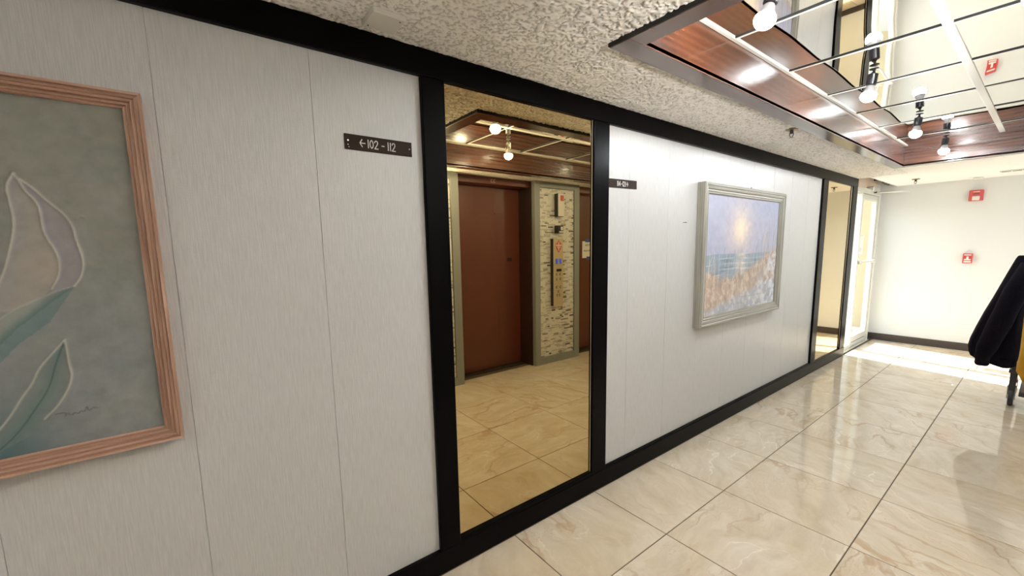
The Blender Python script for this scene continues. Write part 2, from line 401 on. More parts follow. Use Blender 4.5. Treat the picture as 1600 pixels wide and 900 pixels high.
# trim: header board, base board, posts
def trim(name, y0, y1, z0, z1, x1=0.0, bev=0.004, label='', cat='trim', x0=-0.034):
    return S(box(name, x0, x1, y0, y1, z0, z1, 'black', None, bev, 2), label, cat)
trim('trim_1', Y0, 6.612, ZT, CEIL, label='black gloss header board along the top of the left wall')
bb = trim('baseboard_left', Y0, 6.612, 0.0, ZB, label='black gloss baseboard along the left wall', cat='baseboard')
box('baseboard_cap', -0.03, -0.006, 1.895, 5.38, ZB - 0.002, ZB + 0.010, 'black', bb, 0.003)
trim('trim_2', 0.769, 0.870, ZB, ZT, -0.001, label='black upright post left of the large wall mirror')
trim('trim_3', 1.765, 1.892, ZB, ZT, -0.001, label='black upright post between the large mirror and the seascape panel')
trim('trim_4', 5.382, 5.532, ZB, ZT, -0.001, label='black upright post left of the narrow far mirror')
trim('trim_5', 6.428, 6.612, ZB, ZT, -0.001, label='black upright post between the narrow mirror and the glass door')
# small returns below/above the large mirror
trim('trim_6', 0.870, 1.765, ZB, 0.132, -0.002, 0.002, 'thin black sill strip below the large wall mirror')

for (a, b, lab) in ((0.868, 1.767, 'tall bronze-tinted wall mirror in black frame reflecting the elevator'), (5.53, 6.43, 'narrow far wall mirror beside the glass door reflecting the white end wall')):
    t = thing('wall_mirror', lab, 'mirror', (-0.034, (a + b) / 2, 0.11))
    box('mirror_pane', -0.034, -0.016, a, b, 0.112, 2.139, 'mirror', t)
    bm = bmesh.new()
    for (yy0, yy1, z0, z1) in ((a, a + 0.004, .13, 2.139), (b - 0.004, b, .13, 2.139)):
        add_box(bm, 0.018, 0.0205, yy0 - t.location.y, yy1 - t.location.y, z0 - t.location.z, z1 - t.location.z)
    tag(obj('edge_strip', bm, 'alu', t), 'thin metal edge strips')

# ------------------------------------------------------------------ far wall and other walls
fw = box('wall_far', -0.12, XL + 0.1, Y1, Y1 + 0.12, 0, CEIL + 0.3, 'white'); S(fw, 'plain white end wall with fire alarm devices', 'wall')
S(box('baseboard_far', -0.08, XL, Y1 - 0.012, Y1, 0, 0.102, 'basebrown', None, 0.003), 'dark brown rubber baseboard along the white end wall', 'baseboard')
S(box('wall_back', -0.12, XR + 0.5, Y0 - 0.1, Y0, 0, CEIL + 0.25, 'white'), 'white wall behind the camera', 'wall')
S(box('wall_right', XR, XR + 0.12, Y0, 1.40, 0, CEIL, 'vinyl'), 'off-white wall opposite, before the elevators', 'wall')
S(box('wall_lobby_side', XR + 0.02, XL, 5.005, 5.10, 0, CEIL, 'white'), 'white wall where the corridor opens into the lobby', 'wall')

# ------------------------------------------------------------------ ceiling
CX0, CX1, CY0, CY1 = 0.453, 1.965, 1.338, 5.895     # outer edge of the coffer frame
IX0, IX1, IY0, IY1 = 0.545, 1.870, 1.430, 5.800     # inner opening
HC = 2.42
bm = bmesh.new()
for (x0, x1, y0, y1) in ((0.117, CX0 + .04, Y0, Y1), (CX1 - .04, XL, Y0, Y1), (CX0 + .04, CX1 - .04, Y0, CY0 + .04), (CX0 + .04, CX1 - .04, CY1 - .04, Y1), (-0.034, 0.117, Y0, 6.60)):
    add_box(bm, x0, x1, y0, y1, CEIL + 0.003, CEIL + 0.05)
cl = obj('ceiling', bm, 'popcorn'); S(cl, 'low popcorn-textured ceiling', 'ceiling')
def vnoise(YY, ZZ, fy, fz, seed, octv=4):
    out = np.zeros_like(YY); amp = 1; tot = 0
    for k in range(octv):
        r = np.random.default_rng(seed + k); G = r.random((64, 64))
        u = (YY * fy * 2 ** k + 1000.3) ; v = (ZZ * fz * 2 ** k + 1000.7)
        iu = np.floor(u).astype(int); iv = np.floor(v).astype(int); fu = u - iu; fv = v - iv; fu = fu * fu * (3 - 2 * fu); fv = fv * fv * (3 - 2 * fv)
        g = lambda a, b: G[a % 64, b % 64]
        out += amp * ((g(iu, iv) * (1 - fu) + g(iu + 1, iv) * fu) * (1 - fv) + (g(iu, iv + 1) * (1 - fu) + g(iu + 1, iv + 1) * fu) * fv); tot += amp; amp *= 0.55
    return out / tot
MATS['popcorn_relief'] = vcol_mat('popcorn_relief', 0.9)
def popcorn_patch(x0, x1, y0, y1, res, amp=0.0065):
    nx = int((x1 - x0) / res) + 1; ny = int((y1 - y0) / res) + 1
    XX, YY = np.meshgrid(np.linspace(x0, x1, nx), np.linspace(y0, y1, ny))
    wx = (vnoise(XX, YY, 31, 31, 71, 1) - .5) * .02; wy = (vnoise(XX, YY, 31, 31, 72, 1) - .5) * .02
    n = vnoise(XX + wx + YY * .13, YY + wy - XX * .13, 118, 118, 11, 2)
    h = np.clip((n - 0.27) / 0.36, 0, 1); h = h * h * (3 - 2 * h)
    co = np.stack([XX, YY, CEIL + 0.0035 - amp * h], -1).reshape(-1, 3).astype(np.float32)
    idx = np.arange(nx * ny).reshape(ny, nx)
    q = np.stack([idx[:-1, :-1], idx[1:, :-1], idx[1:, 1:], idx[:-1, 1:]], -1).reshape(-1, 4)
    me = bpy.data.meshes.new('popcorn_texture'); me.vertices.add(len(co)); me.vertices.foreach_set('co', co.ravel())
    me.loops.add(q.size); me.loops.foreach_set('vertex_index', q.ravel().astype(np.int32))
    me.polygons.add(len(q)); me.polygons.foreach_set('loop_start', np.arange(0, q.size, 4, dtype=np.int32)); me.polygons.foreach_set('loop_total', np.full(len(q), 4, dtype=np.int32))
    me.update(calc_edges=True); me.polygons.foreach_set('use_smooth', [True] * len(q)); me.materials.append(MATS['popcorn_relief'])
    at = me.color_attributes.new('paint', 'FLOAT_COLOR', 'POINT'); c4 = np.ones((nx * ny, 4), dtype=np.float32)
    pit_shade = (1 - h).reshape(-1, 1) ** 2.0; c4[:, :3] = np.array((0.93, 0.90, 0.86)) * (1 - pit_shade) + np.array((0.44, 0.40, 0.34)) * pit_shade; at.data.foreach_set('color', c4.ravel())  # crevice shade painted into the hollows for contrast
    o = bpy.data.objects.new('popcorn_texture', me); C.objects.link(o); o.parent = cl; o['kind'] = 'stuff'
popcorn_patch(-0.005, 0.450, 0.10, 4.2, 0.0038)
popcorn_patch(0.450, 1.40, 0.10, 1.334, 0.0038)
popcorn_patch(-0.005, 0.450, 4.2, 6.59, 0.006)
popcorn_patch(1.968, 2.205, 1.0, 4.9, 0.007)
S(box('ceiling_slab', -0.3, XL + 0.1, Y0 - 0.1, Y1 + 0.12, 2.56, 2.66, 'white'), 'structural slab above the ceiling', 'ceiling')
# recess above the door
rc = box('wall_door_head', -0.12, -0.09, 6.61, Y1, 2.172, 2.56, 'peach'); S(rc, 'peach wall strip in the ceiling notch above the glass door', 'wall')
S(box('trim_7', 0.105, 0.117, 6.60, Y1, CEIL, 2.50, 'whitec'), 'white edge of the ceiling notch above the door', 'trim')
S(box('trim_8', -0.09, 0.117, 6.588, 6.60, CEIL, 2.50, 'whitec'), 'white end board of the ceiling notch above the door', 'trim')

# ------------------------------------------------------------------ coffer with mirror panels
cf = thing('ceiling_coffer', 'long lacquered mahogany ceiling coffer lined with mirror panels', 'ceiling coffer', (1.2, 3.6, 2.22))
def cbox(name, *a, mat='mahog', bev=0.0015): return box(name, *a, mat, cf, bev)
ZF = 2.22
cbox('frame_board', CX0, IX0, CY0, CY1, ZF, CEIL + 0.0, mat='mahog_lifted')
cbox('frame_board', IX1, CX1, CY0, CY1, ZF, CEIL + 0.0, mat='mahog_lifted')
cbox('frame_board', IX0, IX1, CY0, IY0, ZF, CEIL + 0.0, mat='mahog_lifted')
cbox('frame_board', IX0, IX1, IY1, CY1, ZF, CEIL + 0.0, mat='mahog_lifted')
cbox('frame_edge', CX0, CX1, CY0 - 0.004, CY0 - 0.0005, ZF + 0.001, CEIL + 0.002, mat='blackedge', bev=0)
cbox('frame_edge', CX0 - 0.004, CX0 - 0.0005, CY0 - 0.004, CY1, ZF + 0.004, CEIL + 0.002, mat='blackedge', bev=0)
cbox('inner_board', IX0 - 0.02, IX0, IY0 - 0.02, IY1 + 0.02, ZF + 0.003, HC + 0.02)
cbox('inner_board', IX1, IX1 + 0.02, IY0 - 0.02, IY1 + 0.02, ZF + 0.003, HC + 0.02)
cbox('inner_board', IX0, IX1, IY0 - 0.02, IY0, ZF + 0.003, HC + 0.02, mat='mahogx')
cbox('inner_board', IX0, IX1, IY1, IY1 + 0.02, ZF + 0.003, HC + 0.02, mat='mahogx')
bars_y = [1.463, 2.103, 2.744, 3.385, 4.030, 4.665, 5.325]
bars_x = [1.189]
ex = [IX0] + bars_x + [1.832, IX1]; ey = [IY0] + bars_y + [IY1]
for i in range(len(ex) - 1):
    for j in range(len(ey) - 1):
        w, d = ex[i + 1] - ex[i] - 0.006, ey[j + 1] - ey[j] - 0.006
        if w < 0.02 or d < 0.02: continue
        bm = bmesh.new(); add_box(bm, -w / 2, w / 2, -d / 2, d / 2, 0, 0.006, 0.0)
        o = obj('mirror_panel', bm, 'mirrorc', cf)
        o.location = Vector(((ex[i] + ex[i + 1]) / 2, (ey[j] + ey[j + 1]) / 2, HC + 0.004)) - cf.location
        o.rotation_euler = (random.uniform(-1, 1) * 0.004, random.uniform(-1, 1) * 0.004, 0)
rw = 0.011
cbox('grid_rail', IX0 + 0.001, IX0 + 0.020, 1.80, IY1, HC - 0.004, HC + 0.004, mat='rail', bev=0.001)
cbox('grid_rail', IX0 + 0.001, IX0 + 0.020, IY0, 1.798, HC - 0.003, HC + 0.004, mat='rail', bev=0.001)
cbox('grid_rail', IX1 - 0.022, IX1 - 0.001, IY0, IY1, HC - 0.004, HC + 0.004, mat='rail', bev=0.001)
for x in bars_x: cbox('grid_rail', x - rw * 1.6, x + rw * 1.6, IY0, IY1, HC - 0.003, HC + 0.004, mat='rail', bev=0.001)
cbox('grid_rail', 1.832 - rw, 1.832 + rw, IY0, IY1, HC - 0.003, HC + 0.004, mat='rail', bev=0.001)
for y in bars_y:
    for xa, xb in ((IX0 + .02, 1.189 - rw * 1.6), (1.189 + rw * 1.6, 1.832 - rw), (1.832 + rw, IX1 - .022)):
        cbox('grid_rail', xa, xb, y - rw / 2, y + rw / 2, HC - 0.0035, HC + 0.004, mat='rail', bev=0.001)
        cbox('grid_shadow_gap', xa, xb, y - rw / 2 - 0.005, y - rw / 2, HC - 0.001, HC + 0.004, mat='gap', bev=0)

# ------------------------------------------------------------------ pendant bulbs under the mirrors
def lamp(x, y, lab, tilt=(0, 0), mat='socket', group='small bulb lamps under the ceiling mirrors', drop=0.0):
    t = thing('ceiling_lamp', lab, 'lamp', (x, y, HC - 0.004), group)
    R = Matrix.Rotation(tilt[0], 3, 'X') @ Matrix.Rotation(tilt[1], 3, 'Y')
    bm = bmesh.new(); add_lathe(bm, [(0.022, 0), (0.022, -0.004), (0.006, -0.006), (0.006, -0.022 - drop)], 14, rot=None)
    obj('stem', bm, 'darkmetal' if mat == 'socket' else 'chrome', t, True)
    bm = bmesh.new(); add_lathe(bm, [(0.008, -0.018 - drop), (0.013, -0.026 - drop), (0.0245, -0.030 - drop), (0.0245, -0.085 - drop), (0.02, -0.087 - drop)], 20, rot=R)
    o = obj('socket', bm, mat, t); 
    bm = bmesh.new(); add_lathe(bm, [(0.014, -0.086 - drop), (0.019, -0.092 - drop), (0.024, -0.110 - drop), (0.033, -0.128 - drop)], 20, rot=R)
    nk = obj('bulb', bm, 'neck', t, True)
    bm = bmesh.new()
    prof = [(0.033, -0.128 - drop)] + [(0.037 * math.cos(a), -0.139 - drop - 0.034 * math.sin(a)) for a in np.linspace(0, math.pi / 2 - 0.06, 8)]
    add_lathe(bm, prof, 24, rot=R)
    tag(obj('bulb_dome', bm, 'bulb', nk, True), 'glowing white dome')
    return t
lamp(0.870, 1.757, 'bare bulb lamp nearest the camera in the coffer, cut by top edge of photo', (-0.16, 0.20))
lamp(0.866, 3.07, 'second bare bulb lamp in the coffer, black socket hanging before the glass door reflection', (-0.02, 0.10))
lamp(0.852, 4.42, 'third bare bulb lamp in the coffer, before the dark end board', (-0.02, 0.08))
lamp(0.868, 5.52, 'farthest bare bulb lamp, at the far end board of the coffer', (-0.12, 0.02))
lamp(1.46, 2.31, 'chrome-socketed bulb lamp seen only in the large wall mirror', (0, 0), 'chrome')

# ------------------------------------------------------------------ added unseen hall lights: ceiling fixture, torchere and sconce, put in as fill
t = thing('added_ceiling_fixture', 'square flush ceiling light added unseen behind the camera as fill', 'ceiling light', (1.15, -1.1, CEIL))
box('fixture_frame', 0.68, 1.62, -1.57, -0.63, 2.20, 2.24, 'offwhite', t, 0.006)

t = thing('added_floor_lamp', 'black torchere added unseen behind the camera as an uplight', 'lamp', (1.75, -1.30, 0))  # added housing for the unseen torchere uplight
bm = bmesh.new(); add_lathe(bm, [(0.14, 0), (0.14, 0.02), (0.02, 0.035)], 24); obj('base', bm, 'socket', t, True)
bm = bmesh.new(); add_lathe(bm, [(0.012, 0.03), (0.012, 1.45)], 12); obj('pole', bm, 'socket', t, True)
bm = bmesh.new(); add_lathe(bm, [(0.02, 1.44), (0.17, 1.53), (0.20, 1.60), (0.185, 1.60), (0.15, 1.54), (0.03, 1.47)], 28); obj('lamp_shade', bm, 'offwhite', t, True)
t = thing('added_wall_sconce', 'half-bowl sconce added unseen on the right wall as an uplight', 'lamp', (XR, 1.15, 1.66))  # added housing for the unseen sconce uplight
bm = bmesh.new()
rings = []
for rr_, zz_ in ((0.02, -0.08), (0.12, -0.03), (0.17, 0.03)):
    rings.append([bm.verts.new((-rr_ * math.sin(math.pi * k / 16), rr_ * math.cos(math.pi * k / 16) * 1.1, zz_)) for k in range(17)])
for i in range(2):
    for k in range(16): bm.faces.new((rings[i][k], rings[i][k + 1], rings[i + 1][k + 1], rings[i + 1][k]))
o = obj('bowl', bm, 'offwhite', t, True); md = o.modifiers.new('thick', 'SOLIDIFY'); md.thickness = 0.006
box('back_plate', XR - 0.008, XR, 1.08, 1.22, 1.58, 1.68, 'brass', t, 0.002)

# ------------------------------------------------------------------ sprinklers and ceiling plates
def sprinkler(x, y, lab):
    t = thing('sprinkler_head', lab, 'sprinkler', (x, y, CEIL))
    bm = bmesh.new(); add_lathe(bm, [(0.040, 0.0), (0.040, -0.004), (0.030, -0.009), (0.012, -0.010)], 24); obj('escutcheon', bm, 'brass', t, True)
    bm = bmesh.new(); add_lathe(bm, [(0.011, -0.008), (0.011, -0.022), (0.008, -0.026), (0.008, -0.030)], 12)
    for s in (-1, 1): add_tube(bm, [(s * 0.009, 0, -0.024), (s * 0.012, 0, -0.034), (s * 0.009, 0, -0.046), (0, 0, -0.054)], 0.0028, 6)
    obj('frame', bm, 'darkmetal', t, True)
    bm = bmesh.new(); add_lathe(bm, [(0.004, -0.052), (0.014, -0.055), (0.014, -0.057), (0.003, -0.0575)], 14); obj('deflector', bm, 'brass', t)
sprinkler(0.39, 3.32, 'brass sprinkler head in the popcorn ceiling above the seascape')
sprinkler(0.41, 7.31, 'sprinkler head in the ceiling near the glass door and end wall')
t = thing('ceiling_plate', 'square off-white cover plate on the ceiling near the black header', 'cover plate', (0.115, 0.585, CEIL))
box('plate', 0.058, 0.172, 0.528, 0.641, 2.222, 2.24, 'offwhite', t, 0.003)
for sx, sy2 in ((-1, -1), (1, 1)):
    bm = bmesh.new(); add_lathe(bm, [(0.003, -0.0190), (0.003, -0.0175)], 8, center=(sx * 0.040, sy2 * 0.040, 0))
    obj('screw', bm, 'darkmetal', t)
t = thing('ceiling_plate', 'thin flat white plate on the ceiling beyond the seascape', 'cover plate', (0.127, 3.70, CEIL))
box('plate', 0.085, 0.170, 3.62, 3.78, 2.230, 2.24, 'offwhite', t, 0.002)
t = thing('ceiling_vent', 'small dark slotted vent in the white ceiling by the end wall', 'vent', (1.22, 7.43, CEIL))
box('vent_frame', 1.10, 1.36, 7.38, 7.48, 2.234, 2.24, 'offwhite', t, 0.002)
for k in range(3): box('slot', 1.115 + k * .08, 1.185 + k * .08, 7.41, 7.45, 2.2325, 2.2345, 'gap', t)
t = thing('smoke_detector', 'small round white detector on the ceiling above the fire strobe', 'detector', (0.90, 7.86, CEIL))
bm = bmesh.new(); add_lathe(bm, [(0.045, 0), (0.045, -0.012), (0.03, -0.022), (0.006, -0.024)], 20); obj('housing', bm, 'offwhite', t, True)

# ------------------------------------------------------------------ glass door assembly in the left wall
dr = struct('door_1', 'aluminium glass door with sidelight in the left wall by the end wall', (-0.08, 7.2, 0), 'door')
def dbox(name, y0, y1, z0, z1, x0=-0.105, x1=-0.055, mat='aluwhite', bev=0.003, p=None):
    return box(name, x0, x1, y0, y1, z0, z1, mat, dr, bev)
dbox('door_jamb', 6.612, 6.665, 0, 2.17, -0.12, -0.04)
dbox('door_mullion', 7.04, 7.085, 0.0, 2.172, -0.12, -0.045)
dbox('door_jamb', 7.865, 7.93, 0, 2.17, -0.12, -0.04)
dbox('door_header', 6.665, 7.865, 2.105, 2.172, -0.12, -0.04)
dbox('sidelight_rail', 6.665, 7.04, 0.0, 0.06)
dbox('sidelight_pane', 6.665, 7.04, 0.06, 2.105, -0.084, -0.078, 'glass', 0)
lf = dbox('door_leaf', 7.09, 7.145, 0.02, 2.10)
dbox('door_stile', 7.80, 7.86, 0.02, 2.10)
dbox('door_rail', 7.145, 7.80, 2.035, 2.10)
dbox('door_rail', 7.145, 7.80, 0.02, 0.155)
dbox('door_rail_groove', 7.15, 7.795, 0.070, 0.076, -0.0555, -0.0535, 'gap', 0)
dbox('door_pane', 7.145, 7.80, 0.155, 2.035, -0.084, -0.078, 'glass', 0)
dbox('threshold', 6.62, 7.93, -0.001, 0.012, -0.12, -0.02, 'alu', 0.003)
bm = bmesh.new(); add_tube(bm, [(0.055, -0.09, 1.19), (0.06, -0.02, 1.19), (0.06, 0.56, 1.19), (0.055, 0.63, 1.19)], 0.011, 8)
for yy in (-0.08, 0.62): add_box(bm, 0.024, 0.062, yy - 0.02, yy + 0.02, 1.165, 1.215, 0.004)
obj('push_bar', bm, 'alu', dr, True)
bm = bmesh.new(); add_lathe(bm, [(0.022, 0.024), (0.022, 0.034), (0.012, 0.036), (0.012, 0.05)], 16, center=(0, 0.655, 1.19), axis='X'); obj('door_lock', bm, 'chrome', dr, True)
S(box('wall_door_side', -0.12, -0.08, 7.93, Y1, 0, 2.56, 'white'), 'narrow white wall filler between glass door and end wall', 'wall')
S(box('trim_9', -0.10, -0.001, 6.603, 6.613, 0, CEIL, 'aluwhite'), 'pale edge closing the wall end at the door', 'trim')
t = thing('door_closer', 'metal overhead door closer with long arm in the notch above the glass door', 'door closer', (-0.03, 7.55, 2.19))
bm = bmesh.new(); add_box(bm, -0.05, 0.02, -0.17, 0.13, -0.045, 0.02, 0.008); obj('closer_body', bm, 'alu', t)
bm = bmesh.new(); add_tube(bm, [(0.0, 0.02, -0.05), (0.16, 0.12, -0.052), (0.33, 0.20, -0.054)], 0.008, 8); obj('closer_arm', bm, 'alu', t, True)
bm = bmesh.new(); add_lathe(bm, [(0.02, -0.06), (0.02, -0.04)], 14); obj('closer_pivot', bm, 'darkmetal', t)
t = thing('pipe_fitting', 'dark pipe elbow in the ceiling notch above the glass door', 'pipe', (-0.02, 7.72, 2.28))
bm = bmesh.new(); add_tube(bm, [(-0.07, 0.0, 0.05), (0.0, 0.0, 0.05), (0.03, 0.03, 0.03), (0.03, 0.10, 0.0), (0.03, 0.31, 0.0)], 0.016, 10); obj('pipe', bm, 'darkmetal', t, True)
bm = bmesh.new(); add_lathe(bm, [(0.024, -0.02), (0.024, 0.02)], 12, center=(0.03, 0.06, 0.015), axis='Y'); obj('coupling', bm, 'brass', t)
t = thing('paper_notice', 'white paper notice taped to the glass of the far door', 'notice', (-0.077, 7.30, 1.42))
box('sheet', -0.0775, -0.076, 7.20, 7.40, 1.29, 1.55, 'paper', t)
bm = bmesh.new()
for k in range(4): add_box(bm, 0.0012, 0.002, -0.06, 0.03, -0.085 + k * 0.014, -0.080 + k * 0.014)
obj('printed_block', bm, 'neck', t)

# ------------------------------------------------------------------ outside, seen through the door
S(box('ground', -9, -0.12, 2, 14, -0.15, -0.03, 'concrete'), 'pale concrete walk outside the glass door', 'ground')
S(box('wall_outside', -3.3, -3.1, 2.5, 14, -0.03, 2.5, 'creamout'), 'cream stucco wall outside the glass door', 'wall')
S(box('wall_outside_end', -4.2, -0.12, 9.2, 9.4, -0.03, 3.2, 'creamout'), 'cream stucco wall facing the glass door from outside', 'wall')
S(box('ground_lobby', XL, 14, 0, 14, -0.15, -0.03, 'concrete'), 'pale paving outside the added lobby windows', 'ground')

# ------------------------------------------------------------------ lobby glazing on the right, unseen, added to let daylight in
wn_ = struct('added_window_1', 'unseen lobby window wall on the right, added for daylight', (XL, 6.5, 0), 'window')
for y in (5.10, 5.83, 6.56, 7.29, 8.0): box('window_mullion', XL - .03, XL + .03, y - .02 if y > 5.2 else y, y + .03, 0, CEIL, 'alu', wn_)
box('window_sill', XL - .03, XL + .03, 5.13, 8.0, 0, 0.08, 'alu', wn_); box('window_head', XL - .03, XL + .03, 5.13, 8.0, 2.16, CEIL, 'alu', wn_)
box('window_pane', XL - .004, XL + .004, 5.13, 8.0, 0.08, 2.16, 'glass', wn_)

# ------------------------------------------------------------------ elevator wall
box_back = S(box('wall_elevator', 2.575, 2.66, 1.40, 4.97, 0, CEIL + 0.02, 'jamb'), 'shaft wall behind the elevator doors', 'wall')
def elevator_frame(name, y0, y1, lab, ret_l, ret_r):
    t = thing(name, lab, 'elevator surround', (XR, (y0 + y1) / 2, 0))
    w = 0.08
    box('frame_stile', XR, XR + 0.06, y0, y0 + w, 0, 2.238, 'elevframe', t, 0.002)
    box('frame_stile', XR, XR + 0.06, y1 - w - 0.01, y1, 0, 2.238, 'elevframe', t, 0.002)
    box('frame_rail', XR, XR + 0.06, y0 + w, y1 - w - 0.01, 2.168, 2.238, 'elevframe', t, 0.002)
    box('frame_rail', XR, XR + 0.06, y0 + w, y1 - w - 0.01, 0, 0.088, 'elevframe', t, 0.002)
    box('backing_board', XR + 0.03, XR + 0.35, y0 + 0.002, y1 - 0.002, 0, 2.238, 'jamb', t)
    box('mosaic_backing', XR + 0.0285, XR + 0.0299, y0 + w, y1 - w - 0.01, 0.088, 2.168, 'mos1', t)
    # thin stacked stone mosaic, many hundred chips: one joined part
    bm = bmesh.new(); ya, yb = y0 + w + 0.003, y1 - w - 0.013; z = 0.092; r = random.Random(3 if y0 > 3 else 4)
    while z < 2.164:
        h = r.choice((0.012, 0.016, 0.016, 0.020)); y = ya
        while y < yb:
            L = r.uniform(0.025, 0.10); y2 = min(y + L, yb)
            if y2 - y > 0.004:
                d = r.uniform(0.0, 0.006)
                mi = r.choices((0, 1, 2, 3), (0.66, 0.24, 0.06, 0.04))[0]
                add_box(bm, XR + 0.016 + d - t.location.x, XR + 0.0284 - t.location.x, y + .0008 - t.location.y, y2 - .0008 - t.location.y, z + .0007, min(z + h, 2.166) - .0007, 0, mi)
            y = y2
        z += h
    o = obj('stone_mosaic', bm, None, t, mats=['mos0', 'mos1', 'mos2', 'mos3']); o['kind'] = 'stuff'; o['label'] = 'stacked strip mosaic of cream, grey and brown stone'
    return t
MATS['mos0'] = simple('cream_stone', (0.74, 0.72, 0.66), 0.4); MATS['mos1'] = simple('pale_grey_stone', (0.52, 0.50, 0.455), 0.4)
MATS['mos2'] = simple('taupe_stone', (0.30, 0.27, 0.22), 0.35); MATS['mos3'] = simple('dark_brown_stone', (0.13, 0.11, 0.08), 0.3)
elevator_frame('elevator_surround', 3.25, 4.005, 'grey-framed stone mosaic column with call panel between the elevators', 1, 1)
elevator_frame('elevator_surround', 1.40, 2.225, 'grey-framed mosaic column left of the elevator door, cut by the mirror edge', 1, 1)
def elevator(y0, y1, lab):
    t = thing('elevator_door', lab, 'elevator door', (2.48, (y0 + y1) / 2, 0))
    mid = y0 + (y1 - y0) * 0.62
    box('door_panel', 2.480, 2.50, y0, mid, 0.012, 2.17, 'elevdoor', t, 0.002)
    box('door_panel', 2.497, 2.52, mid - 0.03, y1, 0.012, 2.17, 'elevdoor', t, 0.002)
    box('door_header', 2.30, 2.54, y0, y1, 2.165, 2.239, 'elevdoor', t, 0.002)
    box('jamb_board', 2.27, 2.56, y1 - 0.018, y1 - 0.001, 0, 2.165, 'jamb', t)
    box('jamb_board', 2.27, 2.56, y0 + 0.001, y0 + 0.018, 0, 2.165, 'elevdoor', t)
    box('door_sill', 2.40, 2.56, y0 + 0.02, y1 - 0.02, -0.001, 0.006, 'darkmetal', t, 0.001)
    bm = bmesh.new(); add_lathe(bm, [(0.007, -0.003), (0.007, 0.0)], 10, center=(0, 0.12, 1.86), axis='X'); obj('key_hole', bm, 'gap', t)
    return t
e1 = elevator(2.226, 3.249, 'reddish-brown elevator door between the two mosaic columns')
e2 = elevator(4.006, 5.0, 'reddish-brown elevator door with a taped paper note')
bm = bmesh.new()
for k in (0, 1):
    stroke_bm(bm, [(0.02, 0), (0, 0), (0, 0.03), (0.02, 0.03)], 0.005, (2.296 - 2.48, -0.045 + k * 0.035 - 0.0, 2.185), depth=-0.001)
obj('header_marks', bm, 'rail', e1)  # strokes standing in for unreadable lettering on the header
bm = bmesh.new()
add_box(bm, -0.002, 0.006, 0.30, 0.36, 1.30, 1.34); 
obj('indicator', bm, 'darkscreen', e1)

# call panel
t = thing('elevator_call_panel', 'tall satin bronze call panel with red emblem, two blue displays and round buttons', 'call panel', (2.17, 3.59, 1.14))
box('panel_box', 2.176, 2.226, 3.509, 3.672, 0.73, 1.564, 'darkmetal', t, 0.002)
box('face_plate', 2.170, 2.176, 3.509, 3.672, 0.73, 1.564, 'copplate', t, 0.001)
def on_x(name, y, z, w, h, mat, th=0.002, p=t): return box(name, 2.170 - th, 2.170, y - w / 2, y + w / 2, z - h / 2, z + h / 2, mat, p, 0.0)
on_x('display', 3.560, 1.287, 0.036, 0.062, 'bluescreen'); on_x('display', 3.622, 1.287, 0.036, 0.062, 'bluescreen')
tag(on_x('display', 3.60, 1.176, 0.085, 0.034, 'darkscreen'), 'small dark floor display')
for (y, z) in ((3.565, 1.125), (3.625, 1.125), (3.565, 1.065), (3.628, 1.065), (3.562, .965), (3.627, .965), (3.595, .91), (3.575, .865), (3.615, .865)):
    bm = bmesh.new(); add_lathe(bm, [(0.015, 0.0), (0.015, -0.004), (0.011, -0.005)], 14, axis='X', center=(0, y - 3.59, z - 1.14))
    ob = obj('button', bm, 'gap', t)
    bm = bmesh.new(); add_lathe(bm, [(0.0095, -0.004), (0.0095, -0.007), (0.007, -0.008)], 12, axis='X', center=(0, y - 3.59, z - 1.14)); obj('button_cap', bm, 'offwhite', ob)
bm = bmesh.new()   # red emblem: shield with pointed base
pts = [(0, 0.075), (0.018, 0.048), (0.044, 0.040), (0.050, 0.005), (0.036, -0.030), (0, -0.078), (-0.036, -0.030), (-0.050, 0.005), (-0.044, 0.040), (-0.018, 0.048)]
lo = [bm.verts.new((0.0, y, z)) for y, z in pts]; hi = [bm.verts.new((-0.0015, y, z)) for y, z in pts]
bm.faces.new(hi); bm.faces.new(lo[::-1])
for k in range(len(pts)): bm.faces.new((lo[k], lo[(k + 1) % 10], hi[(k + 1) % 10], hi[k]))
em = obj('red_emblem', bm, 'red', t); em.location = (0, 0.005, 0.33)
bm = bmesh.new()
stroke_bm(bm, [(0, 0.045), (0, -0.05)], 0.016, (-0.0015, 0, 0), depth=-0.0008)
stroke_bm(bm, [(-0.03, 0.025), (-0.022, -0.015), (0, -0.03), (0.022, -0.015), (0.03, 0.025)], 0.008, (-0.0015, 0, 0), depth=-0.0009)
stroke_bm(bm, [(-0.046, 0.012), (-0.012, 0.012)], 0.010, (-0.0015, 0, 0), depth=-0.001); stroke_bm(bm, [(0.012, 0.012), (0.046, 0.012)], 0.010, (-0.0015, 0, 0), depth=-0.001)
obj('emblem_mark', bm, 'offwhite', em)
# strobe plate above and key box
t = thing('fire_horn', 'narrow white wall device with red square on the mosaic above the call panel', 'fire alarm', (2.19, 3.62, 1.97))
box('housing', 2.165, 2.226, 3.578, 3.684, 1.833, 2.107, 'darkmetal', t, 0.002); box('face_plate', 2.160, 2.165, 3.583, 3.684, 1.835, 2.105, 'offwhite', t, 0.001)
rs = box('red_lens', 2.152, 2.160, 3.618, 3.668, 2.02, 2.085, 'red', t, 0.002)
t = thing('key_switch', 'small black and white box on the mosaic, above the call panel', 'switch', (2.19, 3.61, 1.68))
box('housing', 2.165, 2.226, 3.575, 3.675, 1.63, 1.725, 'socket', t, 0.003); box('cover', 2.158, 2.166, 3.625, 3.66, 1.665, 1.71, 'offwhite', t, 0.001); box('tab', 2.160, 2.166, 3.60, 3.67, 1.637, 1.655, 'offwhite', t, 0.001)
